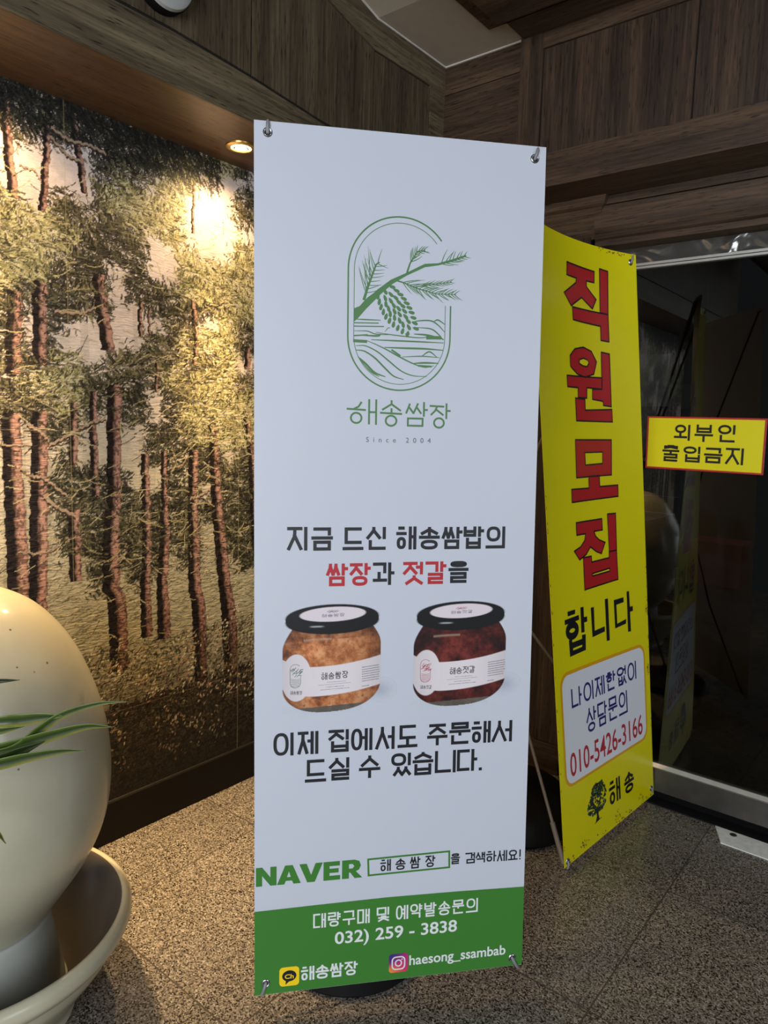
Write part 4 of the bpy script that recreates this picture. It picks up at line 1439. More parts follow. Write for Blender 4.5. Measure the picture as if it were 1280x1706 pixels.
for ch, wd in zip('NAVER', (43, 50, 50, 37, 44)):
    f = lambda q: ((x + q[0] * wd) * mm, (1515.5 + q[1] * 41.5) * mm)
    for poly in NV[ch]:
        p.poly([f(q) for q in poly], I['green'])
    if ch in HOLES:
        p.poly([f(q) for q in HOLES[ch]], M['vinyl'], 0.00015)
    x += wd + {'N': 1.0, 'A': -3.0, 'V': 1.5, 'E': 3, 'R': 0}[ch]
p.build('portal_logo', sheet)
p = BP()
p.line([(q[0] * mm, q[1] * mm) for q in ((242.1, 1517.8), (423.2, 1515.3), (424.0, 1552.2), (243.5, 1554.1))], 4.0 * mm, I['green'], True)
p.build('search_frame', sheet)
p = BP()
for wd_ in Print.words([('해', 269.0, 1521.2, 292.4, 1547.8), ('송', 302.4, 1522.1, 325.0, 1547.8), ('쌈', 335.0, 1520.9, 358.3, 1547.7), ('장', 369.5, 1521.3, 391.9, 1547.7), ('을', 427.2, 1521.2, 447.9, 1546.2), ('검', 460.3, 1522.6, 482.7, 1547.7), ('색', 484.2, 1523.6, 506.2, 1548.2), ('하', 508.8, 1523.2, 532.5, 1547.9), ('세', 534.0, 1523.8, 557.8, 1549.1), ('요', 559.9, 1525.0, 582.8, 1548.7), ('!', 585.4, 1525.3, 590.8, 1548.7)], 12):
    p = Print(bplace, 0.0004)
    p.text_kr(wd_, 3.3, I['black'])
    p.build('search_lettering', sheet)
# contact block on the band
p = BP()
p.base = 0.0008
cx0, step, wd = 124.0, 32.2, 28.4
row = []
u = 124.0
for ch in '대량구매 및 예약발송문의':
    if ch == ' ':
        u += 11.0
        continue
    row.append((ch, u, 1629.5, u + 27.6, 1662.0))
    u += 32.0
sc_ = (492.0 - 124.0) / (u - 4.4 - 124.0)
row = [(c, 124 + (a - 124) * sc_, t, 124 + (d - 124) * sc_, e) for c, a, t, d, e in row]
for wd_ in Print.words(row, 8):
    p = Print(bplace, .0008)
    p.text_kr(wd_, 3.7, I['white'])
    p.build('inquiry_lettering', sheet)
p = BP(); p.base = 0.0008
p.text('032) 259 - 3838', (.171, 1.674, .4446, 1.7025), I['white'], 0.016)
p.build('phone_lettering', sheet)
p = BP(); p.base = 0.0008
row = [(c, 98.5 + i * 31.5, 1746.5, 98.5 + i * 31.5 + 28.8, 1778) for i, c in enumerate('해송쌈장')]
p.text_kr(row, 4.3, I['white'])
p.build('channel_lettering', sheet)
p = BP(); p.base = 0.0008
p.text('haesong_ssambab', (.3370, 1.7462, .5600, 1.7702), I['white'], 0.016)
p.build('account_lettering', sheet)
# messenger badge
p = BP(); p.base = 0.0008
p.poly(rounded(.0523, 1.743, .0946, 1.786, .008), I['yellow'])
p.poly(oval(.0735, 1.7632, .0152, .0125), I['black'], .0002)
p.poly([(.066, 1.772), (.0655, 1.7825), (.075, 1.774)], I['black'], .00025)
p.text('Ch', (.0640, 1.7585, .0830, 1.7690), I['yellow'], 0.02, .0005)
p.build('chat_badge', sheet)
# photo badge with its colour wash
us, vs_ = np.linspace(.2911, .3338, 44), np.linspace(1.7406, 1.7837, 44)
U, V = np.meshgrid((us - us[0]) / (us[-1] - us[0]), (vs_ - vs_[0]) / (vs_[-1] - vs_[0]))
c1, c2, c3, c4 = L3((52, 44, 120)), L3((196, 42, 118)), L3((226, 70, 52)), L3((236, 150, 60))
wgt = lambda x, y, s: np.exp(-(((U - x) ** 2 + (V - y) ** 2) / s))[..., None]
w1, w2, w3, w4 = wgt(.25, -.1, .25), wgt(1.0, .55, .3), wgt(.55, 1.0, .12), wgt(.2, 1.1, .1)
icol = (c1 * w1 + c2 * w2 + c3 * w3 + c4 * w4) / (w1 + w2 + w3 + w4)
q = np.maximum(np.abs(U - .5), np.abs(V - .5))
cr = np.hypot(np.maximum(np.abs(U - .5) - .3, 0), np.maximum(np.abs(V - .5) - .3, 0))
M['print_raster'] = attr_mat('printed_picture', 0.45, 0.4, grain=0.02)


def bgrid(h):
    o, eu, ev = np.array(bTL), np.array(bTR - bTL) / 0.6, np.array(bBL - bTL) / 1.8
    ew = (np.array(bBR) - np.array(bBL) - np.array(bTR) + np.array(bTL)) / (0.6 * 1.8)
    nn = np.array(bN)
    return lambda u, v: o + u[:, None] * eu + v[:, None] * ev + (u * v)[:, None] * ew + nn * h


badge = raster_surface('photo_badge', us, vs_, bgrid(0.0008), icol, (cr < .2).astype(float), M['print_raster'], sheet)
p = BP(); p.base = 0.0011
p.line(rounded(.2985, 1.748, .3265, 1.7765, .0085), .0030, I['white'], True)
p.line(oval(.3125, 1.7622, .0068, .0070, 28), .0028, I['white'], True)
p.poly(oval(.3205, 1.7540, .0016, .0016, 12), I['white'])
p.build('badge_camera', sheet)

# pine emblem
LOGO = {'branch': [(199.5, 349.2), (211.0, 344.2), (219.9, 333.5), (227.4, 325.7), (238.0, 317.9), (247.0, 309.4), (274.2, 288.6), (307.8, 272.2), (344.7, 252.7), (372.7, 249.8), (400.8, 240.7), (431.5, 229.3), (431.6, 233.2), (400.9, 245.8), (372.8, 254.3), (344.8, 259.5), (307.9, 278.1), (277.4, 297.2), (253.2, 319.1), (223.2, 350.1), (208.2, 367.9), (199.8, 375.6)], 'stemL': [(219.9, 329.1), (227.2, 305.2), (243.3, 260.4), (250.0, 255.3)], 'stemT': [(307.2, 274.3), (313.7, 253.3), (328.7, 229.4), (344.2, 225.5)], 'stemR': [(372.7, 252.2), (394.6, 245.5), (416.5, 236.8), (431.5, 231.4)], 'stemD': [(283.4, 288.9), (298.9, 292.5), (333.1, 304.0), (370.8, 311.8), (411.8, 310.9)], 'stemE': [(326.8, 299.9), (361.0, 293.6), (401.7, 286.3)], 'cone': [(262.3, 312.2), (271.7, 326.4), (287.4, 349.3), (303.2, 369.4), (319.0, 389.6)]}
WAVES = [([(200.7, 370.6), (223.4, 370.7), (253.9, 370.5)], 2.12), ([(200.7, 377.9), (249.4, 376.6)], 2.12), ([(200.8, 384.7), (260.2, 382.9)], 2.12), ([(200.9, 394.1), (226.7, 393.6), (245.1, 398.7), (282.0, 398.7)], 1.85), ([(201.0, 403.6), (226.8, 401.0)], 2.65), ([(217.7, 402.3), (248.2, 402.2), (254.3, 398.4)], 3.18), ([(201.1, 413.9), (223.9, 414.5)], 5.83), ([(236.1, 410.4), (285.2, 410.5), (335.0, 410.5), (387.0, 410.8)], 2.65), ([(245.0, 395.2), (285.1, 399.4), (334.9, 402.4), (363.0, 398.2)], 1.85), ([(306.7, 395.5), (314.5, 395.8)], 1.85), ([(325.4, 395.3), (353.6, 396.5), (386.8, 403.3)], 3.18), ([(353.7, 401.6), (378.8, 400.6)], 6.89), ([(328.3, 381.7), (359.6, 383.3), (375.5, 393.2), (386.8, 404.8)], 2.39), ([(321.9, 371.5), (334.3, 368.0), (359.3, 366.8), (375.2, 375.1), (389.0, 388.1)], 2.39), ([(365.6, 368.1), (375.0, 364.6), (389.3, 373.0)], 2.39), ([(226.9, 412.9), (248.4, 420.9), (270.1, 430.5), (295.0, 443.0), (323.3, 455.5), (348.5, 462.2), (367.3, 458.5)], 2.39), ([(263.8, 424.8), (301.0, 424.8), (347.8, 424.4), (386.3, 426.0)], 3.18), ([(279.3, 430.1), (295.0, 440.0)], 3.71), ([(301.2, 442.8), (341.8, 439.8), (379.7, 441.4)], 1.85), ([(341.8, 439.8), (357.3, 430.1), (373.3, 440.1)], 2.39), ([(326.4, 454.8), (348.3, 453.1), (376.7, 453.0)], 3.18), ([(335.9, 459.6), (361.1, 460.2)], 3.71), ([(204.2, 423.6), (224.0, 423.4), (248.6, 434.3), (273.5, 452.8), (298.6, 471.4), (323.7, 480.2), (352.0, 481.1)], 2.39), ([(204.3, 432.4), (221.1, 433.9), (242.6, 446.4), (264.4, 466.6), (283.2, 482.5), (303.5, 488.4)], 2.92), ([(209.0, 446.2), (224.4, 459.0), (243.0, 476.3), (264.7, 484.0)], 3.45), ([(212.1, 450.5), (233.8, 473.6), (252.3, 484.4)], 2.12), ([(263.4, 393.5), (269.5, 385.8), (274.1, 385.0)], 1.33)]
p = BP()
lg = I['logo']


def arc(cx, cy, r, a0, a1, n):
    return [(cx + r * math.cos(math.radians(a0 + (a1 - a0) * k / n)), cy + r * math.sin(math.radians(a0 + (a1 - a0) * k / n))) for k in range(n + 1)]


cap_o = arc(294, 270, 107, -37, -180, 34) + arc(294, 404, 107, 180, 0, 40) + [(401, 335)]
cap_i = arc(294.5, 270.5, 95.3, -38, -180, 34) + arc(294.5, 403.5, 95.3, 180, 0, 40) + [(389.8, 335)]
p.line([(x * mm, y * mm) for x, y in cap_o], 3.0 * mm, lg, cap=0)
p.line([(x * mm, y * mm) for x, y in cap_i], 1.3 * mm, lg, cap=0)
p.poly([(x * mm, y * mm) for x, y in LOGO['branch']], lg)
for k, w0, w1 in (('stemL', 6, 2), ('stemT', 4, 1.6), ('stemR', 3, 1.4), ('stemD', 3.4, 1.2), ('stemE', 2.2, 1.0)):
    pts = [(x * mm, y * mm) for x, y in LOGO[k]]
    n_ = len(pts)
    p.line(pts, [(w0 + (w1 - w0) * i / (n_ - 1)) * mm for i in range(n_)], lg)


def needles(path, count, t0, t1, left, right, w, spread, bend=0.25, seed=1):
    """Slim curved needles leaving a stem on both sides; left/right: (angle from stem, length start, length end)."""
    R_ = random.Random(seed)
    P = np.array(path)
    seg = np.r_[0, np.cumsum(np.linalg.norm(np.diff(P, axis=0), axis=1))]
    for i in range(count):
        t = t0 + (t1 - t0) * (i + 0.5) / count
        s_ = t * seg[-1]
        q = np.array([np.interp(s_, seg, P[:, 0]), np.interp(s_, seg, P[:, 1])])
        k = min(np.searchsorted(seg, s_, 'right') - 1, len(P) - 2)
        d = P[k + 1] - P[k]
        base = math.atan2(d[1], d[0])
        for side, spec in ((-1, left), (1, right)):
            if spec is None:
                continue
            a = base + side * math.radians(spec[0] + R_.uniform(-spread, spread))
            L = (spec[1] + (spec[2] - spec[1]) * (i / max(1, count - 1))) * R_.uniform(.8, 1.12)
            pts, ang = [q], a
            for j in range(5):
                ang -= side * bend / 5
                pts.append(pts[-1] + np.array([math.cos(ang), math.sin(ang)]) * L / 5)
            p.line([(x * mm, y * mm) for x, y in pts], [w * mm, w * mm * 1.1, w * mm, w * .85 * mm, w * .6 * mm, w * .25 * mm], lg, cap=0)


needles(LOGO['stemL'], 9, .10, 1.0, (44, 56, 30), (66, 30, 22), 1.4, 7, .2, 3)
needles(LOGO['stemL'], 4, .1, .6, (26, 74, 60), None, 1.2, 4, .1, 4)
needles(LOGO['stemT'], 8, .35, 1.0, (48, 22, 16), (42, 24, 14), 1.6, 8, .5, 5)
needles(LOGO['stemR'], 7, .05, 1.0, (55, 30, 12), (34, 30, 16), 1.6, 9, .3, 6)
needles(LOGO['stemD'], 17, .1, 1.0, (42, 46, 16), (38, 36, 20), 1.5, 9, .3, 7)
needles(LOGO['stemE'], 9, .1, 1.0, (30, 22, 14), (28, 24, 14), 1.3, 8, .2, 8)
# cone scales
cone = np.array(LOGO['cone'])
R_ = random.Random(4)
seg = np.r_[0, np.cumsum(np.linalg.norm(np.diff(cone, axis=0), axis=1))]
for i in range(10):
    t = i / 9
    c = np.array([np.interp(t * seg[-1], seg, cone[:, 0]), np.interp(t * seg[-1], seg, cone[:, 1])])
    hw = 22 * math.sin(math.pi * (0.22 + 0.68 * t)) + 3
    for j, o in enumerate(np.linspace(-1, 1, (3, 4, 5, 5, 6, 5, 4, 4, 3, 2)[i])):
        q = c + np.array([.83, -.56]) * o * hw
        a = math.radians(58) - o * 0.75 + R_.uniform(-.1, .1)
        p.poly([(x * mm, y * mm) for x, y in
                [(q[0] + ux * math.cos(a) - uy * math.sin(a), q[1] + ux * math.sin(a) + uy * math.cos(a))
                 for ux, uy in ((-6.5, 0), (-3, -2.9), (3, -3.7), (7, -2.4), (8, .8), (4.5, 3.4), (-2, 2.8))]], lg)
for pts, w in WAVES:
    P = np.array(pts)
    if len(P) > 2:
        tt = np.linspace(0, len(P) - 1, (len(P) - 1) * 5 + 1)
        C0 = np.vstack([2 * P[0] - P[1], P, 2 * P[-1] - P[-2]])
        out = []
        for t in tt:
            k = min(int(t), len(P) - 2)
            f = t - k
            a, b_, c, d = C0[k], C0[k + 1], C0[k + 2], C0[k + 3]
            out.append(.5 * (2 * b_ + (c - a) * f + (2 * a - 5 * b_ + 4 * c - d) * f * f + (3 * b_ - a - 3 * c + d) * f ** 3))
        P = np.array(out)
    n_ = len(P)
    p.line([(x * mm, y * mm) for x, y in P], [w * mm * (0.45 + 0.75 * math.sin(math.pi * (i + .6) / (n_ + .2))) for i in range(n_)], lg)
# wordmark: wide-armed letters under the emblem
u0, v0 = 187.3, 532
wl = 5.0
strk = [[(75, 1392), (195, 1398)], [(168, 1345), (150, 1375), (120, 1392)], [(220, 1325), (220, 1495)], [(267, 1325), (267, 1497)], [(220, 1412), (267, 1412)],
        [(370, 1328), (370, 1352), (310, 1392)], [(370, 1352), (430, 1396)], [(297, 1415), (438, 1420)], [(370, 1385), (370, 1416)],
        [(493, 1348), (470, 1412)], [(493, 1375), (518, 1412)], [(548, 1345), (520, 1412)], [(545, 1375), (570, 1412)], [(590, 1335), (590, 1432)], [(590, 1387), (613, 1387)],
        [(633, 1357), (725, 1360)], [(680, 1360), (668, 1390), (640, 1420)], [(678, 1385), (722, 1420)], [(745, 1340), (745, 1445)], [(745, 1390), (770, 1390)]]


def lm(x, y):
    return ((187.3 + (x - 75) * (404.4 - 187.3) / (770 - 75)) * mm, (532 + (y - 1325) * (586 - 532) / (1512 - 1325)) * mm)


for s_ in strk:
    p.line([lm(*q) for q in s_], 3.9 * mm, lg, cap=.3)
for cx, cy, rx, ry in ((135, 1455, 35, 36), (368, 1470, 36, 36), (695, 1478, 34, 34)):
    p.line([lm(*q) for q in oval(cx, cy, rx, ry, 28)], 3.9 * mm, lg, True)
p.line([lm(*q) for q in [(482, 1450), (582, 1450), (582, 1502), (482, 1502)]], 3.9 * mm, lg, True)
p.text('Since 2004', (.2271, .6076, .3639, .6185), I['grey'], 0.0, 0, 2.1)
p.build('pine_emblem', sheet)


# the two printed jars
def jar_print(kind):
    u0, du = (0, 0) if kind == 0 else (277.5, 0)
    us = np.arange(44, 300, 1.0)
    vs_ = np.arange(950, 1200, 1.0)
    U, V = np.meshgrid(us, vs_)
    Hh, Ww = U.shape
    r = np.random.default_rng(20 + kind)

    def noise(s):
        g = r.random((int(Hh / s) + 3, int(Ww / s) + 3))
        yi, xi = np.arange(Hh) / s, np.arange(Ww) / s
        a, c = yi.astype(int), xi.astype(int)
        fy, fx = (yi - a)[:, None], (xi - c)[None, :]
        return (g[a][:, c] * (1 - fy) * (1 - fx) + g[a + 1][:, c] * fy * (1 - fx) + g[a][:, c + 1] * (1 - fy) * fx + g[a + 1][:, c + 1] * fy * fx)
    bgc = L3((216, 220, 230)) * .80
    img = np.ones((Hh, Ww, 3)) * bgc
    al = np.zeros((Hh, Ww))

    def lay(mask, col):
        m = np.clip(mask, 0, 1)[..., None]
        img[:] = img * (1 - m) + col * m
        al[:] = np.maximum(al, np.clip(mask, 0, 1))
    soft = lambda d: np.clip(0.5 - d, 0, 1)
    tilt = (U - 160) * -0.055
    # printed cast tone on the card at the lower right and under the jar
    sh = -0.03 + np.exp(-(((U - 262) / 24) ** 2 + ((V - 1142) / 17) ** 2)) * .42 + np.exp(-(((U - 140) / 75) ** 2 + ((V - 1180) / 9) ** 2)) * .12
    lay(np.where(sh > 0, sh, 0), L3((122, 124, 146)))
    # glass body
    Vt = V - tilt
    top = 1000
    hw = np.where(Vt < 1048, 84 + 19 * np.sin(np.clip((Vt - 1004) / 44, 0, 1) * np.pi / 2), 103)
    hw = np.where(Vt > 1128, 103 * np.sqrt(np.clip(1 - ((Vt - 1128) / 57.0) ** 2, 0, 1)) ** .8, hw)
    hw = np.where((Vt < top) | (Vt > 1185), -5, hw)
    x = (U - 160.5) / np.maximum(hw, 1)
    body = soft(np.abs(U - 160.5) - hw)
    n1, n2, n3 = noise(22), noise(7), noise(2.5)
    mot = .45 * n1 + .33 * n2 + .22 * n3
    if kind == 0:
        c0, c1_, c2_ = L3((112, 62, 34)), L3((172, 104, 60)), L3((202, 142, 96))
    else:
        c0, c1_, c2_ = L3((36, 14, 14)), L3((78, 25, 22)), L3((112, 44, 36))
    t = np.clip((mot - .25) * 2, 0, 1)[..., None]
    paste = np.where(t < .5, c0 + (c1_ - c0) * t * 2, c1_ + (c2_ - c1_) * (t - .5) * 2)
    prof = (1.08 - .55 * np.abs(x) ** 3)[..., None]
    paste = paste * prof * np.where(Vt < 1030, .72, 1)[..., None]
    glow = np.exp(-(((U - 112) / 30) ** 2 + ((V - 1052) / 22) ** 2))[..., None]
    paste = paste * (1 + .4 * glow)
    speck = (noise(3) > .93)
    paste = np.where(speck[..., None], paste * .35, paste)
    base = (Vt > 1172)[..., None]
    paste = np.where(base, L3((92, 84, 76)) * (.8 + .4 * n2[..., None]), paste)
    lay(body, paste)
    # neck thread highlight
    nk = np.exp(-(((V - 1029 - (U - 160) ** 2 * .0006) / 2.2) ** 2)) * (np.abs(U - 130) < 30) * .35
    lay(nk * body, L3((220, 190, 160)))
    # paper band with round badge
    curve = np.where(U < 120, (U - 120) ** 2 * -.0045 + 1088, 1088 - (U - 120) ** 2 * .00105)
    low = np.where(U < 120, (U - 120) ** 2 * -.0045 + 1151, 1151 - (U - 120) ** 2 * .00105)
    bandm = np.minimum(soft(curve - V), soft(V - low)) * body
    lab = L3((224, 214, 216)) * (1.0 - .22 * np.abs(x) ** 2.2)[..., None]
    lay(bandm, lab)
    bd = np.hypot((U - 86) / 31, (V - 1110) / 50)
    lay(soft((bd - 1) * 31) * body, lab * 1.02)
    # lid
    d_top = np.hypot((U - 161) / 97.5, (V - tilt * .35 - 983) / 27)
    d_low = np.hypot((U - 161) / 97.5, (V - tilt * .35 - 993) / 26)
    midm = (np.abs(U - 161) < 97.5) & (V - tilt * .35 > 983) & (V - tilt * .35 < 993)
    lid = np.maximum(np.maximum(soft((d_top - 1) * 27), soft((d_low - 1) * 26)), midm * 1.0)
    lay(lid, L3((14, 14, 16)))
    lay(soft((np.hypot((U - 161.5) / 69, (V - tilt * .6 - 977) / 15.5) - 1) * 16), L3((220, 208, 212)))
    lay(np.exp(-(((U - 128) / 13) ** 4 + ((V - 1002.5) / 1.4) ** 2)) * .8, L3((200, 200, 205)))
    # 8 % lighter rim of the cut-out
    o = raster_surface('jar_picture', (us + u0) * mm, vs_ * mm, bgrid(0.0004), img, al, M['print_raster'], sheet)
    q = Print(bplace, 0.0007)
    k2 = I['lgreen'] if kind == 0 else I['maroon']
    name = '해송쌈장' if kind == 0 else '해송젓갈'
    X = lambda a: (a + u0) * mm
    q.text_kr([(c, 138 + u0 + i * 14.6, 1101 - i * .7, 138 + u0 + i * 14.6 + 12.6, 1116 - i * .7) for i, c in enumerate(name)], 1.5, I['black'])
    q.build('label_lettering', sheet)
    q = Print(bplace, 0.0007)
    q.line([(X(132), 1.1275), (X(200), 1.1240)], .5 * mm, I['grey'])
    R = random.Random(9 + kind)
    for (a, b_, y, sl) in ((150, 188, 1.1215, -.00003), (148, 186, 1.1320, -.00004), (137, 197, 1.1375, -.00004)):
        s_ = a
        while s_ < b_:
            w_ = R.uniform(.9, 2.2)
            q.line([(X(s_), y + (s_ - a) * sl), (X(s_ + w_), y + (s_ + w_ - a) * sl)], R.uniform(.7, 1.4) * mm, I['grey'], cap=0)
            s_ += w_ + R.uniform(.6, 1.4)
    for i in range(8):
        y = 1.0925 + i * .0050 + (0.006 if i == 7 else 0)
        s_, e = 224, (260 if i < 7 else 238)
        while s_ < e:
            w_ = R.uniform(1, 2.6)
            q.line([(X(s_), y - (s_ - 224) * .00012), (X(s_ + w_), y - (s_ + w_ - 224) * .00012)], 1.5 * mm, I['grey'], cap=0)
            s_ += w_ + R.uniform(.5, 1.2)
    q.build('label_fine_print', sheet)
    q = Print(bplace, 0.0007)
    cap_ = arc(84, 1092, 11, -40, -180, 12) + arc(84, 1120, 11, 180, 0, 14) + [(95, 1104)]
    q.line([(X(a), c * mm) for a, c in cap_], .8 * mm, k2, cap=0)
    for i in range(22):
        a = R.uniform(-.6, .6) - .5
        cx_, cy_ = 77 + 20 * R.random(), 1090 + 16 * R.random()
        q.line([(X(cx_ - 4 * math.cos(a)), (cy_ - 4 * math.sin(a)) * mm), (X(cx_ + 4 * math.cos(a)), (cy_ + 4 * math.sin(a)) * mm)], .9 * mm, k2, cap=0)
    for i in range(6):
        q.line([(X(74.5), (1112 + i * 3.2) * mm), (X(84), (1113.5 + i * 3.0) * mm), (X(93.5), (1112 + i * 3) * mm)], .7 * mm, k2, cap=0)
    q.build('label_logo', sheet)
    q = Print(bplace, 0.0007)
    q.text_kr([(c, 73.5 + u0 + i * 6.4, 1137 + i * .3, 73.5 + u0 + i * 6.4 + 5.6, 1145 + i * .3) for i, c in enumerate(name)], .8, I['grey'])
    q.build('badge_lettering', sheet)
    q = Print(bplace, 0.0007)
    q.text_kr([(c, 138 + u0 + i * 12.5, 976.5 - i * .4, 138 + u0 + i * 12.5 + 10.5, 983 - i * .4) for i, c in enumerate(name)], .7, I['grey'])
    for i in range(8):
        cx_ = 152 + i * 2.6
        q.line([(X(cx_ - 3), (972 + (i % 3)) * mm), (X(cx_ + 4), (968 + (i % 2) * 2) * mm)], .8 * mm, k2 if kind else I['grey'], cap=0)
    q.build('lid_lettering', sheet)


jar_print(0)
jar_print(1)

# eyelets and rod tips at the corners
GROM = [(26.4, 21.1, (0, -1)), (575.7, 25.0, (.25, -1)), (23.4, 1774.4, (-.35, 1)), (576.4, 1781.4, (.55, 1))]
hub = bplace(0.3, 0.98, -0.16)
for u, v, d in GROM:
    c = bplace(u * mm, v * mm, 0)
    b = MB(); b.lathe([(0.0045, -.001), (0.0055, .0016), (0.0075, .0022), (0.0092, .0014), (0.0098, 0.0)], c, 24, axis=bN)
    b.lathe([(0.0, .0005), (0.0052, .0005)], c, 16, 1, axis=bN)
    b.build('eyelet', [M['chrome'], M['black_plastic']], sheet, True)
    dv = (bEU * d[0] + Vector((0, 0, -d[1]))).normalized()
    tip = c + bN * .004
    b = MB()
    b.tube([c - bN * .012 - dv * .004, c + bN * .002, tip + dv * .006, tip + dv * .016 + bN * .001, tip + dv * (.028 if v > 900 else .021) - bN * .002],
           [.0034, .0036, .0036, .0034, .0026], 12)
    b.build('rod_hook', M['grey_rod'], banner, True)
    b = MB(); b.tube([hub, hub.lerp(c - bN * .012, .5) - bN * .03, c - bN * .012], .004, 8)
    b.build('support_arm', M['black_metal'], banner, True)
bc = Vector((-1.070, 1.246, 0))
b = MB(); b.tube([(bc.x, bc.y, .08), (bc.x * .6 + hub.x * .4, bc.y * .6 + hub.y * .4, .42), (hub.x, hub.y, hub.z)], .012, 14)
b.build('mast', M['black_metal'], banner, True)
b = MB(); b.lathe([(0.0, .03), (.028, .028), (.03, -.028), (0, -.03)], hub, 20)
b.build('hub', M['black_plastic'], banner, True)
b = MB(); b.lathe([(0.0, 0.0), (.180, 0.0), (.188, .010), (.184, .034), (.165, .046), (.05, .062), (.03, .10), (0, .10)], bc, 48)
b.build('weighted_foot', M['black_plastic'], banner, True)

# ================================================================== YELLOW SIGN
yTL, yTR = Vector((-.9074, 1.6857, 1.8176)), Vector((-.7994, 2.1387, 1.7979))
yBL, yBR = Vector((-.78, 1.8546, .02)), Vector((-.7292, 2.4709, .02))
yBR2 = yBR
yN = Vector((.9721, -.2298, .0473)).normalized()


def yplace(u, v, h=0.0):
    s, t = u / 0.6, v / 1.8
    p = (yTL * (1 - s) + yTR * s) * (1 - t) + (yBL * (1 - s) + yBR * s) * t
    return p + yN * (-0.035 * 4 * s * (1 - s) * (1 - t) ** 2 + h)


sign = thing('sign_stand', (-.76, 2.16, 0.0), 'tall yellow job-opening sign with big red letters, leaning by the glass door', 'sign')
M['yellow_sheet'] = sheet_mat('yellow_sheet', (226, 214, 4), 0.28, 0.08, 0.10)
b = MB()
nu, nv = 40, 60
vs = [yplace(0.6 * i / nu, 1.8 * j / nv, h) for h in (0.0, -0.0012) for j in range(nv + 1) for i in range(nu + 1)]
K = (nu + 1) * (nv + 1)
fs = []
for j in range(nv):
    for i in range(nu):
        a = j * (nu + 1) + i
        fs.append((a, a + 1, a + nu + 2, a + nu + 1))
        fs.append((K + a + nu + 1, K + a + nu + 2, K + a + 1, K + a))
rim = [i for i in range(nu + 1)] + [j * (nu + 1) + nu for j in range(1, nv + 1)] + [nv * (nu + 1) + i for i in range(nu - 1, -1, -1)] + [j * (nu + 1) for j in range(nv - 1, 0, -1)]
for a, c in zip(rim, rim[1:] + rim[:1]):
    fs.append((c, a, K + a, K + c))
b.add(vs, fs)
ysheet = b.build('sign_sheet', M['yellow_sheet'], sign, True)
YP = lambda base=0.0008: Print(yplace, base, 0.015)
BIG = {'j_jieut': [(230, 70), (385, 73), (380, 104), (337, 105), (335, 121), (385, 150), (360, 179), (302, 155), (236, 186), (198, 156), (274, 119), (280, 106), (223, 105)], 'j_i': [(415, 61), (458, 63), (445, 185), (402, 184)], 'j_g': [(243, 188), (445, 185), (441, 263), (396, 263), (399, 223), (241, 223)], 'w_o': [(290, 293), (336, 300), (362, 327), (341, 364), (289, 377), (242, 372), (204, 354), (205, 325), (238, 303)], 'w_oh': [(286, 324), (310, 327), (317, 335), (303, 346), (282, 346), (258, 341), (262, 330)], 'w_u': [(178, 381), (388, 371), (383, 404), (294, 406), (289, 436), (237, 438), (241, 410), (177, 412)], 'w_eo': [(393, 297), (439, 298), (431, 452), (385, 451), (385, 439), (323, 437), (327, 408), (383, 404)], 'w_n': [(220, 440), (277, 440), (275, 471), (433, 460), (432, 497), (217, 504)], 'm_m': [(202, 558), (419, 551), (407, 657), (193, 666)], 'm_mh': [(254, 593), (361, 589), (357, 623), (253, 629)], 'm_o': [(268, 662), (333, 659), (331, 692), (442, 688), (440, 723), (157, 736), (159, 699), (265, 696)], 'z_j': [(173, 795), (331, 789), (330, 823), (278, 825), (286, 840), (307, 852), (342, 862), (315, 895), (283, 886), (250, 870), (223, 890), (180, 904), (151, 876), (189, 867), (218, 849), (226, 829), (172, 831)], 'z_i': [(367, 776), (418, 775), (411, 891), (365, 892)], 'z_b': [(203, 899), (252, 898), (253, 916), (362, 911), (364, 892), (411, 891), (410, 984), (200, 995)], 'z_bh': [(252, 951), (361, 944), (360, 953), (252, 958)]}
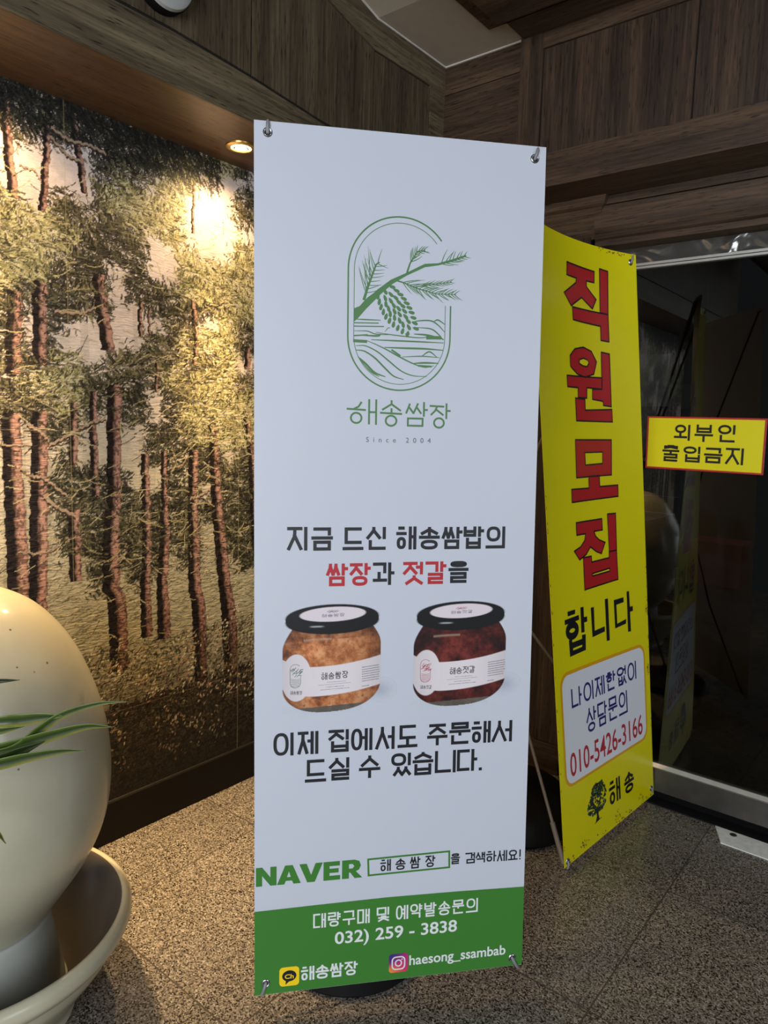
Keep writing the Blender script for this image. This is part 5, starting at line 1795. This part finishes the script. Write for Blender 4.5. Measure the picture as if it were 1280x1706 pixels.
HAP = {'tick': [(90.7, 1046.4), (135.8, 1045.5), (134.3, 1058.4), (91.6, 1060.2)], 'bar': [(71.3, 1068.5), (156.1, 1064.6), (156.0, 1079.1), (71.7, 1082.9)], 'ring': [(140.2, 1105.5), (138.8, 1109.9), (135.5, 1114.0), (130.6, 1117.4), (124.5, 1119.9), (117.6, 1121.4), (110.3, 1121.8), (103.2, 1120.9), (96.7, 1119.0), (91.3, 1116.2), (87.3, 1112.5), (85.1, 1108.4), (84.6, 1104.0), (86.0, 1099.7), (89.2, 1095.7), (94.0, 1092.4), (100.1, 1089.8), (106.9, 1088.3), (114.2, 1087.9), (121.4, 1088.6), (127.9, 1090.4), (133.4, 1093.3), (137.5, 1096.9), (139.8, 1101.1)], 'stem': [(167.6, 1043.7), (186.7, 1044.1), (183.9, 1120.7), (164.9, 1119.8)], 'arm': [(183.9, 1075.7), (204.3, 1075.4), (203.4, 1091.4), (183.6, 1091.9)], 'b': [(89.9, 1129.8), (108.3, 1130.8), (108.2, 1140.0), (166.9, 1138.6), (167.2, 1126.9), (189.5, 1127.8), (185.5, 1175.8), (91.0, 1179.7)], 'hole': [(110.4, 1157.5), (164.9, 1155.9), (164.2, 1161.7), (110.7, 1164.1)], 'n': [(229.7, 1052.7), (248.7, 1053.0), (245.4, 1126.4), (309.6, 1122.4), (307.8, 1138.5), (229.6, 1144.4)], 'ni': [(319.6, 1037.2), (339.2, 1037.6), (336.3, 1171.5), (317.0, 1170.8)], 'd': [(376.0, 1047.4), (439.4, 1045.8), (439.5, 1061.8), (391.2, 1064.4), (390.2, 1126.1), (451.3, 1118.9), (446.8, 1134.5), (374.9, 1139.6)], 'da': [(462.0, 1029.5), (478.4, 1029.3), (478.5, 1164.6), (458.8, 1163.9)], 'dt': [(470.9, 1082.4), (498.2, 1081.8), (497.9, 1098.7), (471.7, 1098.7)]}
p = YP()
for nm, pl in BIG.items():
    hole = nm.endswith('h')
    pts = [(x * mm, y * mm) for x, y in pl]
    p.poly(pts, M['yellow_sheet'] if hole else I['sred'], .0003 if hole else 0)
    p.line(pts, 4.2 * mm, I['sblack'], True, lift=.0006)
p.build('red_letters', ysheet)
p = YP()
for nm, pl in HAP.items():
    if nm == 'ring':
        p.line([(x * mm, y * mm) for x, y in pl], 21 * mm, I['sblack'], True)
    else:
        p.poly([(x * mm, y * mm) for x, y in pl], M['yellow_sheet'] if nm == 'hole' else I['sblack'], .0003 if nm == 'hole' else 0)
p.build('black_letters', ysheet)
p = YP()
p.poly([(x * mm, y * mm) for x, y in rounded(27, 1220, 567, 1568, 42)], I['orange'])
p.poly([(x * mm, y * mm) for x, y in rounded(36, 1230, 557, 1559, 36)], I['swhite'], .0003)
p.build('contact_panel', ysheet)
p = YP(.0016)
row = [(c, 84 + i * 71.2, 1276 - i * 1.2, 84 + i * 71.2 + 60, 1335 - i * .4) for i, c in enumerate('나이제한없이')]
p.text_kr(row, 7.6, I['navy'], round_p=2.1)
row = [(c, 164 + i * 68.5, 1357, 164 + i * 68.5 + 60, 1434) for i, c in enumerate('상담문의')]
p.text_kr(row, 7.6, I['navy'], round_p=2.1)
p.build('contact_lettering', ysheet)
p = YP(.0016)
p.text('010-5426-3166', (.058, 1.463, .530, 1.538), I['red'], 0.008)
p.build('phone_lettering', ysheet)
p = YP()
p.text_kr([('해', 281, 1636, 356, 1718), ('송', 384, 1645, 453, 1720)], 10.5, I['sblack'], round_p=2.1)
p.build('name_lettering', ysheet)
p = YP()
R = random.Random(3)
for i in range(270):
    t = R.random()
    hw = 12 + 46 * math.sin(math.pi * min(1, t * .62 + .08)) * (1 - max(0, t - .8) * 2.2)
    x_, y_ = 206 + 8 * (1 - t) - 6 * t + R.uniform(-1, 1) * hw, 1610 + 95 * t
    p.poly([(a * mm, c * mm) for a, c in oval(x_, y_, R.uniform(3, 8), R.uniform(2, 4.5), 7, R.uniform(-.6, .6))], R.choice([I['dgreen'], I['sblack'], I['dgreen'], I['sblack'], I['lgreen'] if R.random() < .25 else I['dgreen']]))
p.poly([(x_ * mm, y_ * mm) for x_, y_ in ((196, 1690), (216, 1690), (208, 1712), (214, 1733), (188, 1737), (198, 1716))], I['sblack'])
p.line([(x_ * mm, y_ * mm) for x_, y_ in ((184, 1736), (226, 1731))], 2 * mm, I['sblack'])
p.build('tree_mark', ysheet)
# rust and scuffs along the edges
p = YP(.0009)
for i in range(84):
    e = R.random()
    if e < .40:
        u, v, sx, sy = R.uniform(10, 590), 1797 - abs(R.gauss(0, 10)), R.uniform(1.5, 6), R.uniform(1, 4)
    elif e < .66:
        u, v, sx, sy = 597 - abs(R.gauss(0, 3)), R.uniform(900, 1790), R.uniform(.8, 2.4), R.uniform(1.5, 7)
    elif e < .86:
        u, v, sx, sy = 2 + abs(R.gauss(0, 2)), R.uniform(700, 1790), R.uniform(.8, 2), R.uniform(1.5, 6)
    else:
        u, v, sx, sy = R.uniform(420, 590), 3 + abs(R.gauss(0, 4)), R.uniform(1.5, 5), R.uniform(1, 3)
    p.poly([(a * mm, c * mm) for a, c in oval(u, v, sx, sy, 8)], I['rust'])
for cx_, cy_ in ((330, 1770), (500, 1772), (120, 1772), (585, 1320), (590, 1105)):
    for i in range(14):
        u, v = cx_ + R.gauss(0, 12 if cx_ < 550 else 3), cy_ + R.gauss(0, 9)
        p.poly([(a * mm, c * mm) for a, c in oval(min(u, 597), min(v, 1797), R.uniform(1, 4), R.uniform(1, 4), 7)], I['rust'])
rs = p.build('rust_stain', ysheet)
rs['kind'] = 'stuff'
yhub = Vector((-1.13, 1.90, .86))
for u, v, d in ((575, 23, (.2, -1)), (26, 23, (-.2, -1)), (18, 1786, (-.2, 1)), (580, 1768, (.5, 1))):
    c = yplace(u * mm, v * mm)
    b = MB(); b.lathe([(0.0045, -.001), (0.0055, .0016), (0.0075, .0022), (0.0092, .0014), (0.0098, 0.0)], c, 20, axis=yN)
    b.lathe([(0.0, .0005), (0.0052, .0005)], c, 16, 1, axis=yN)
    b.build('eyelet', [M['chrome'], M['black_plastic']], ysheet, True)
    eu = (yBR - yBL).normalized()
    dv = (eu * d[0] + Vector((0, 0, -d[1]))).normalized()
    b = MB(); b.tube([c - yN * .014, c + yN * .003, c + yN * .005 + dv * .008, c + yN * .003 + dv * .02], [.0034, .0036, .0034, .0026], 10)
    b.build('rod_hook', M['grey_rod'], sign, True)
    if v > 900:
        e = c - yN * .014 + Vector((0, 0, -.012))
    else:
        e = c - yN * .014
    b = MB()
    b.tube([yhub, yhub.lerp(e, .5), yhub.lerp(e, .87)], .0048, 10)
    b.tube([yhub.lerp(e, .87), e], .0075, 10)
    b.build('support_arm', M['taupe_rod'], sign, True)
b = MB(); b.lathe([(0.0, .03), (.03, .028), (.032, -.028), (0, -.03)], yhub, 20)
b.build('hub', M['black_plastic'], sign, True)
yb = Vector((-1.06, 2.04, 0))
b = MB(); b.tube([(yb.x, yb.y, .10), (yhub.x, yhub.y, yhub.z)], .012, 12)
b.build('mast', M['black_metal'], sign, True)
b = MB(); b.lathe([(0.0, 0.0), (.20, 0.0), (.212, .015), (.205, .07), (.17, .105), (.05, .118), (.03, .14), (0, .14)], yb, 48)
b.build('weighted_foot', M['black_plastic'], sign, True)

# ================================================================== NO-ENTRY STICKER ON THE DOOR
sTL, sTR = Vector((-.8482, 0, 1.3398)), Vector((-.4787, 0, 1.3366))
sBL, sBR = Vector((-.8434, 0, 1.1635)), Vector((-.4770, 0, 1.1607))


def splace(u, v, h=0.0):
    s, t = u / .365, v / .175
    q = (sTL * (1 - s) + sTR * s) * (1 - t) + (sBL * (1 - s) + sBR * s) * t
    return Vector((q.x, DY + 0.0095 - h, q.z))


stk = thing('door_sticker', (-.66, DY + 0.010, 1.16), 'small yellow no-entry plate with red border on the glass door', 'sticker')
b = MB()
q8 = [splace(0, 0), splace(.365, 0), splace(.365, .175), splace(0, .175)]
b.add([tuple(x) for x in q8] + [(x.x, DY + 0.012, x.z) for x in q8], [(0, 1, 2, 3), (7, 6, 5, 4), (0, 4, 5, 1), (1, 5, 6, 2), (2, 6, 7, 3), (3, 7, 4, 0)])
splate = b.build('sticker_plate', I['sred'], stk)
p = Print(splace, .0002)
p.poly([(.005, .005), (.360, .005), (.360, .170), (.005, .170)], I['orange'])
p.poly([(.0065, .0065), (.3585, .0065), (.3585, .1685), (.0065, .1685)], I['syel'], .0002)
p.build('yellow_field', splate)
p = Print(splace, .0007)
p.text_kr([('외', 90, 26, 141, 78), ('부', 155, 24, 212, 80), ('인', 226, 23, 277, 78), ('출', 55, 94, 110, 149), ('입', 123, 96, 176, 148), ('금', 188, 97, 244, 147), ('지', 253, 95, 306, 148)], 7.2, I['sblack'], round_p=2.1)
p.build('sticker_lettering', splate)

# ================================================================== THINGS BEHIND THE GLASS
rack = thing('leaflet_rack', (-1.05, 2.95, 0.0), 'dark leaflet rack with white sheets, dimly seen behind the glass door', 'rack')
b = MB(); b.tube([(-.98, 3.0, 0), (-.98, 3.0, 1.55)], .014, 12)
b.build('post', M['black_metal'], rack, True)
b = MB(); b.lathe([(0, 0), (.17, 0), (.17, .012), (.03, .03), (0, .03)], (-.98, 3.0, 0), 32)
b.build('foot', M['black_metal'], rack, True)
for z in (1.36, 1.02, .80, .58):
    b = MB()
    b.prism([(2.84, z), (2.86, z), (2.99, z + .12), (2.97, z + .12)], 'X', -1.10, -.83)
    b.prism([(2.83, z - .004), (2.86, z - .004), (2.86, z + .02), (2.83, z + .02)], 'X', -1.10, -.83)
    b.build('tray', M['black_metal'], rack)
for k, (z, x0, w, dy, lab) in enumerate([(1.375, -1.06, .17, .02, 'white printed sheet on the topmost tray of the leaflet rack'),
                                         (1.02, -1.04, .20, -.05, 'white sheet jutting from the second tray of the leaflet rack'),
                                         (.80, -1.05, .17, -.05, 'white sheet jutting from the third tray of the leaflet rack')]):
    b = MB()
    if k == 0:
        b.prism([(2.825, z + .012), (2.827, z + .012), (2.825, z + .21), (2.823, z + .21)], 'X', x0, x0 + w)
    else:
        b.prism([(2.66, z + .160), (2.66, z + .163), (2.975, z + .163), (2.975, z + .160)], 'X', x0, x0 + w)
    o = b.build('paper_sheet', M['paper'])
    tag(o, lab, 'paper', 'sheets on the leaflet rack')
b = MB(); b.box(-.95, -.72, 3.45, 3.65, 0.60, 0.80)
o = b.build('cardboard_box', M['red_box'], None, bevel=.004)
tag(o, 'dull red box on a low dark table behind the glass door', 'box')
tb = thing('side_table', (-.8, 3.5, 0), 'low dark table behind the glass door, carrying the red box', 'table')
b = MB(); b.box(-1.1, -.45, 3.3, 3.8, .575, .60)
b.build('tabletop', M['black_plastic'], tb)
for lx in (-1.06, -.49):
    for ly in (3.34, 3.76):
        b = MB(); b.tube([(lx, ly, 0), (lx, ly, .576)], .016, 8)
        b.build('leg', M['black_metal'], tb, True)

# ================================================================== WATER-FEATURE JAR
AX = Vector((-1.513, .557, 0))


def glaze(name, rgb, rough):
    m, n, l, p = mat(name)
    geo = n.new('ShaderNodeNewGeometry')
    a = n.new('ShaderNodeTexNoise'); a.inputs['Scale'].default_value = 5; a.inputs['Detail'].default_value = 6
    l.new(geo.outputs['Position'], a.inputs['Vector'])
    r = n.new('ShaderNodeValToRGB')
    r.color_ramp.elements[0].position = .32; r.color_ramp.elements[0].color = (*lin([x * .9 for x in rgb]), 1)
    r.color_ramp.elements[1].position = .68; r.color_ramp.elements[1].color = (*lin(rgb), 1)
    l.new(a.outputs['Fac'], r.inputs['Fac'])
    s1 = n.new('ShaderNodeTexVoronoi'); s1.inputs['Scale'].default_value = 26
    l.new(geo.outputs['Position'], s1.inputs['Vector'])
    th = n.new('ShaderNodeMapRange'); th.inputs[1].default_value = .045; th.inputs[2].default_value = .075; th.inputs[3].default_value = 0.25; th.inputs[4].default_value = 1
    l.new(s1.outputs['Distance'], th.inputs[0])
    sm = n.new('ShaderNodeTexNoise'); sm.inputs['Scale'].default_value = 11; sm.inputs['Detail'].default_value = 5
    l.new(geo.outputs['Position'], sm.inputs['Vector'])
    sr = n.new('ShaderNodeMapRange'); sr.inputs[1].default_value = .66; sr.inputs[2].default_value = .80; sr.inputs[3].default_value = 1; sr.inputs[4].default_value = .55
    l.new(sm.outputs['Fac'], sr.inputs[0])
    gate = n.new('ShaderNodeTexNoise'); gate.inputs['Scale'].default_value = 3.1
    l.new(geo.outputs['Position'], gate.inputs['Vector'])
    gm = n.new('ShaderNodeMath'); gm.operation = 'LESS_THAN'; gm.inputs[1].default_value = .52
    l.new(gate.outputs['Fac'], gm.inputs[0])
    mxg = n.new('ShaderNodeMath'); mxg.operation = 'MAXIMUM'
    l.new(th.outputs[0], mxg.inputs[0]); l.new(gm.outputs[0], mxg.inputs[1])
    mu = n.new('ShaderNodeMath'); mu.operation = 'MULTIPLY'
    l.new(mxg.outputs[0], mu.inputs[0]); l.new(sr.outputs[0], mu.inputs[1])
    sc = n.new('ShaderNodeVectorMath'); sc.operation = 'SCALE'
    l.new(r.outputs['Color'], sc.inputs[0]); l.new(mu.outputs[0], sc.inputs['Scale'])
    l.new(sc.outputs[0], p.inputs['Base Color'])
    p.inputs['Roughness'].default_value = rough
    p.inputs['Coat Weight'].default_value = .5
    p.inputs['Coat Roughness'].default_value = .12
    bp = n.new('ShaderNodeBump'); bp.inputs['Strength'].default_value = .12; bp.inputs['Distance'].default_value = .004
    l.new(a.outputs['Fac'], bp.inputs['Height']); l.new(bp.outputs['Normal'], p.inputs['Normal'])
    return m


M['celadon'] = glaze('cream_glaze', (192, 186, 160), .38)
M['celadon_grey'] = glaze('grey_glaze', (186, 188, 178), .4)


def smooth_prof(pts, n=8):
    P = np.array(pts, float)
    C0 = np.vstack([2 * P[0] - P[1], P, 2 * P[-1] - P[-2]])
    out = []
    for k in range(len(P) - 1):
        for i in range(n):
            f = i / n
            a, b_, c, d = C0[k], C0[k + 1], C0[k + 2], C0[k + 3]
            out.append(.5 * (2 * b_ + (c - a) * f + (2 * a - 5 * b_ + 4 * c - d) * f * f + (3 * b_ - a - 3 * c + d) * f ** 3))
    out.append(P[-1])
    return [(max(0, float(x)), float(y)) for x, y in out]


bowl = thing('ceramic_bowl', tuple(AX), 'wide cream ceramic bowl on the granite floor, holding the pedestal and jar', 'bowl')
b = MB()
b.lathe(smooth_prof([(0.0, .028), (.10, .030), (.175, .040), (.215, .075), (.245, .12), (.268, .17), (.281, .210), (.288, .224), (.298, .225), (.307, .214),
                     (.307, .196), (.294, .178), (.286, .172), (.272, .14), (.242, .10), (.214, .06), (.182, .012), (.176, 0.0), (0.0, 0.0)], 5), AX, 96)
M['bowl_inside'] = glaze('shaded_inner_glaze', (92, 83, 71), .5)  # shade inside the bowl is put into this darker glaze colour
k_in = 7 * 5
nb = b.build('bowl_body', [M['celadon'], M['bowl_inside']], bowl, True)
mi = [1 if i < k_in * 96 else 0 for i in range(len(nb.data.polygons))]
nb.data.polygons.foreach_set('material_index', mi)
ped = thing('ceramic_pedestal', (AX.x, AX.y, .03), 'grey ceramic pedestal standing in the bowl under the jar', 'pedestal')
b = MB()
b.lathe(smooth_prof([(0.0, .0435), (.158, .0435), (.168, .046), (.166, .075), (.158, .12), (.149, .17), (.144, .20), (.143, .228), (.132, .236), (0.0, .236)], 5), AX, 72)
b.build('pedestal_body', M['celadon_grey'], ped, True)
jarO = thing('ceramic_jar', (AX.x, AX.y, .236), 'large round cream glazed jar, on the pedestal in the bowl', 'jar')
b = MB()
b.lathe(smooth_prof([(0.0, .2365), (.128, .2365), (.150, .240), (.158, .252), (.190, .298), (.222, .345), (.247, .395), (.262, .445), (.269, .50), (.2695, .55), (.264, .61),
                     (.252, .665), (.235, .72), (.208, .785), (.172, .843), (.128, .890), (.075, .922), (.03, .935), (0.0, .937)], 6), AX, 128)
b.build('jar_body', M['celadon'], jarO, True)

# ================================================================== PLANT IN FRONT OF THE JAR
pot = thing('potted_plant', (-1.24, .22, 0), 'leafy plant with long narrow green leaves before the cream jar', 'plant')
M['soil'] = plain('dark_soil', (48, 38, 30), .95, var=.3, scale=120)
M['terracotta'] = plain('dark_pot', (74, 62, 52), .6)
m, n, l, p = mat('lily_leaf')
geo = n.new('ShaderNodeNewGeometry')
at = n.new('ShaderNodeAttribute'); at.attribute_name = 'pigment'
nz = n.new('ShaderNodeTexNoise'); nz.inputs['Scale'].default_value = 60
l.new(geo.outputs['Position'], nz.inputs['Vector'])
mr = n.new('ShaderNodeMapRange'); mr.inputs[3].default_value = .75; mr.inputs[4].default_value = 1.25
l.new(nz.outputs['Fac'], mr.inputs[0])
sc = n.new('ShaderNodeVectorMath'); sc.operation = 'SCALE'
l.new(at.outputs['Color'], sc.inputs[0]); l.new(mr.outputs[0], sc.inputs['Scale'])
l.new(sc.outputs[0], p.inputs['Base Color'])
p.inputs['Roughness'].default_value = .35
M['leaf'] = m
b = MB()
b.lathe([(0, 0), (.075, 0), (.08, .01), (.105, .17), (.112, .175), (.112, .19), (.10, .19), (.095, .16), (0, .16)], (-1.24, .22, 0), 40)
b.build('pot', M['terracotta'], pot, True)
b = MB(); b.lathe([(0.0, .166), (.05, .168), (.097, .163)], (-1.24, .22, 0), 32)
b.build('soil', M['soil'], pot, True)
stem_top = Vector((-1.20, .385, .74))
stem = [Vector((-1.24, .22, .16)), Vector((-1.245, .25, .35)), Vector((-1.235, .31, .55)), Vector((-1.215, .36, .68)), stem_top, Vector((-1.19, .40, .80)), Vector((-1.185, .41, .86))]
b = MB(); b.tube(stem, [.006, .006, .0055, .005, .0045, .004, .003], 10)
M['stem'] = plain('green_stem', (92, 106, 52), .5)
b.build('stem', M['stem'], pot, True)
VIEW = Vector((CW[0][2], CW[1][2], CW[2][2]))


def leaf(pts, wmax, roll, dark=False, peak=.45):
    """pts run from tip to base; a folded narrow blade with pale rims."""
    P = [Vector(p) for p in pts][::-1]
    # smooth path
    A_ = np.array([tuple(q) for q in P])
    C0 = np.vstack([2 * A_[0] - A_[1], A_, 2 * A_[-1] - A_[-2]])
    path = []
    for k in range(len(A_) - 1):
        for i in range(8):
            f = i / 8
            a, b_, c, d = C0[k], C0[k + 1], C0[k + 2], C0[k + 3]
            path.append(Vector(.5 * (2 * b_ + (c - a) * f + (2 * a - 5 * b_ + 4 * c - d) * f * f + (3 * b_ - a - 3 * c + d) * f ** 3)))
    path.append(P[-1])
    n_ = len(path)
    vs, fs, cs = [], [], []
    g0, g1, pale = L3((32, 50, 17)), L3((92, 106, 40)), L3((176, 160, 70))
    for i, q in enumerate(path):
        t = i / (n_ - 1)
        d = (path[min(i + 1, n_ - 1)] - path[max(i - 1, 0)]).normalized()
        rl = roll[0] + (roll[1] - roll[0]) * t
        up = Vector((0, 0, 1))
        side = (up - d * up.dot(d)).normalized()
        nrm = d.cross(side)
        sd = side * math.cos(rl) + nrm * math.sin(rl)
        nn = d.cross(sd)
        w = wmax * 1.55 * (math.sin(math.pi * (t ** (math.log(.5) / math.log(1 - peak)) if 0 < t < 1 else t)) ** .8 * .5 + (.18 * (1 - t))) if t < 1 else 0.0004
        for j, o in enumerate((-1, -.55, 0, .55, 1)):
            vs.append(q + sd * o * w + nn * (abs(o) * w * .35))
            k = abs(o)
            base = g0 * (1 - .5 * k) + g1 * .5 * k
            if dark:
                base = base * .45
            elif o == -1:
                base = pale * .6 + g1 * .4
            elif o > 0:
                base = base * 1.5
            cs.append(base)
    for i in range(n_ - 1):
        for j in range(4):
            a = i * 5 + j
            fs.append((a, a + 1, a + 6, a + 5))
    off = Vector(pot.location)
    me = bpy.data.meshes.new('leaf')
    me.from_pydata([tuple(v - off) for v in vs], [], fs)
    at = me.attributes.new('pigment', 'FLOAT_COLOR', 'POINT')
    at.data.foreach_set('color', np.c_[np.array(cs), np.ones(len(cs))].astype(np.float32).ravel())
    me.materials.append(M['leaf'])
    me.polygons.foreach_set('use_smooth', [True] * len(me.polygons))
    o = bpy.data.objects.new('leaf', me)
    COL.objects.link(o)
    o.parent = pot
    sol = o.modifiers.new('blade', 'SOLIDIFY')
    sol.thickness = .0007
    return o


ST = tuple(stem_top)
leaf([(-.98, .593, .833), (-1.015, .564, .829), (-1.056, .53, .812), (-1.082, .505, .789), (-1.111, .477, .757), (-1.15, .44, .745), ST], .0085, (.5, 0.1), peak=.62)
leaf([(-.995, .575, .793), (-1.028, .549, .793), (-1.068, .514, .779), (-1.106, .482, .763), (-1.15, .44, .748), ST], .0125, (.2, .3), peak=.62)
leaf([(-1.057, .528, .808), (-1.082, .507, .806), (-1.109, .485, .801), (-1.134, .464, .797), (-1.19, .40, .79)], .0115, (.1, .2), peak=.5)
leaf([(-1.024, .546, .755), (-1.056, .52, .753), (-1.097, .486, .742), (-1.128, .459, .731), (-1.16, .42, .722), (-1.21, .37, .71)], .0110, (.2, .2), peak=.6)
leaf([(-1.075, .505, .768), (-1.104, .481, .752), (-1.129, .46, .738), (-1.17, .42, .725), (-1.21, .37, .71)], .013, (.3, .4), True, .5)
leaf([(-1.115, .488, .862), (-1.14, .468, .860), (-1.16, .44, .858), (-1.185, .41, .855)], .006, (.2, .2), True, .6)
leaf([(-1.108, .456, .606), (-1.12, .449, .624), (-1.15, .42, .655), (-1.215, .36, .68)], .011, (.4, .3), False, .6)
leaf([(-1.105, .488, .789), (-1.133, .463, .782), (-1.16, .43, .775), (-1.195, .395, .77)], .008, (.1, .3), False, .5)
leaf([(-1.29, .25, .80), (-1.27, .30, .84), (-1.23, .36, .83), (-1.19, .40, .79)], .011, (.1, .3), False, .5)
leaf([(-1.33, .30, .62), (-1.29, .30, .69), (-1.25, .34, .71), (-1.215, .36, .68)], .011, (.1, .3), False, .5)
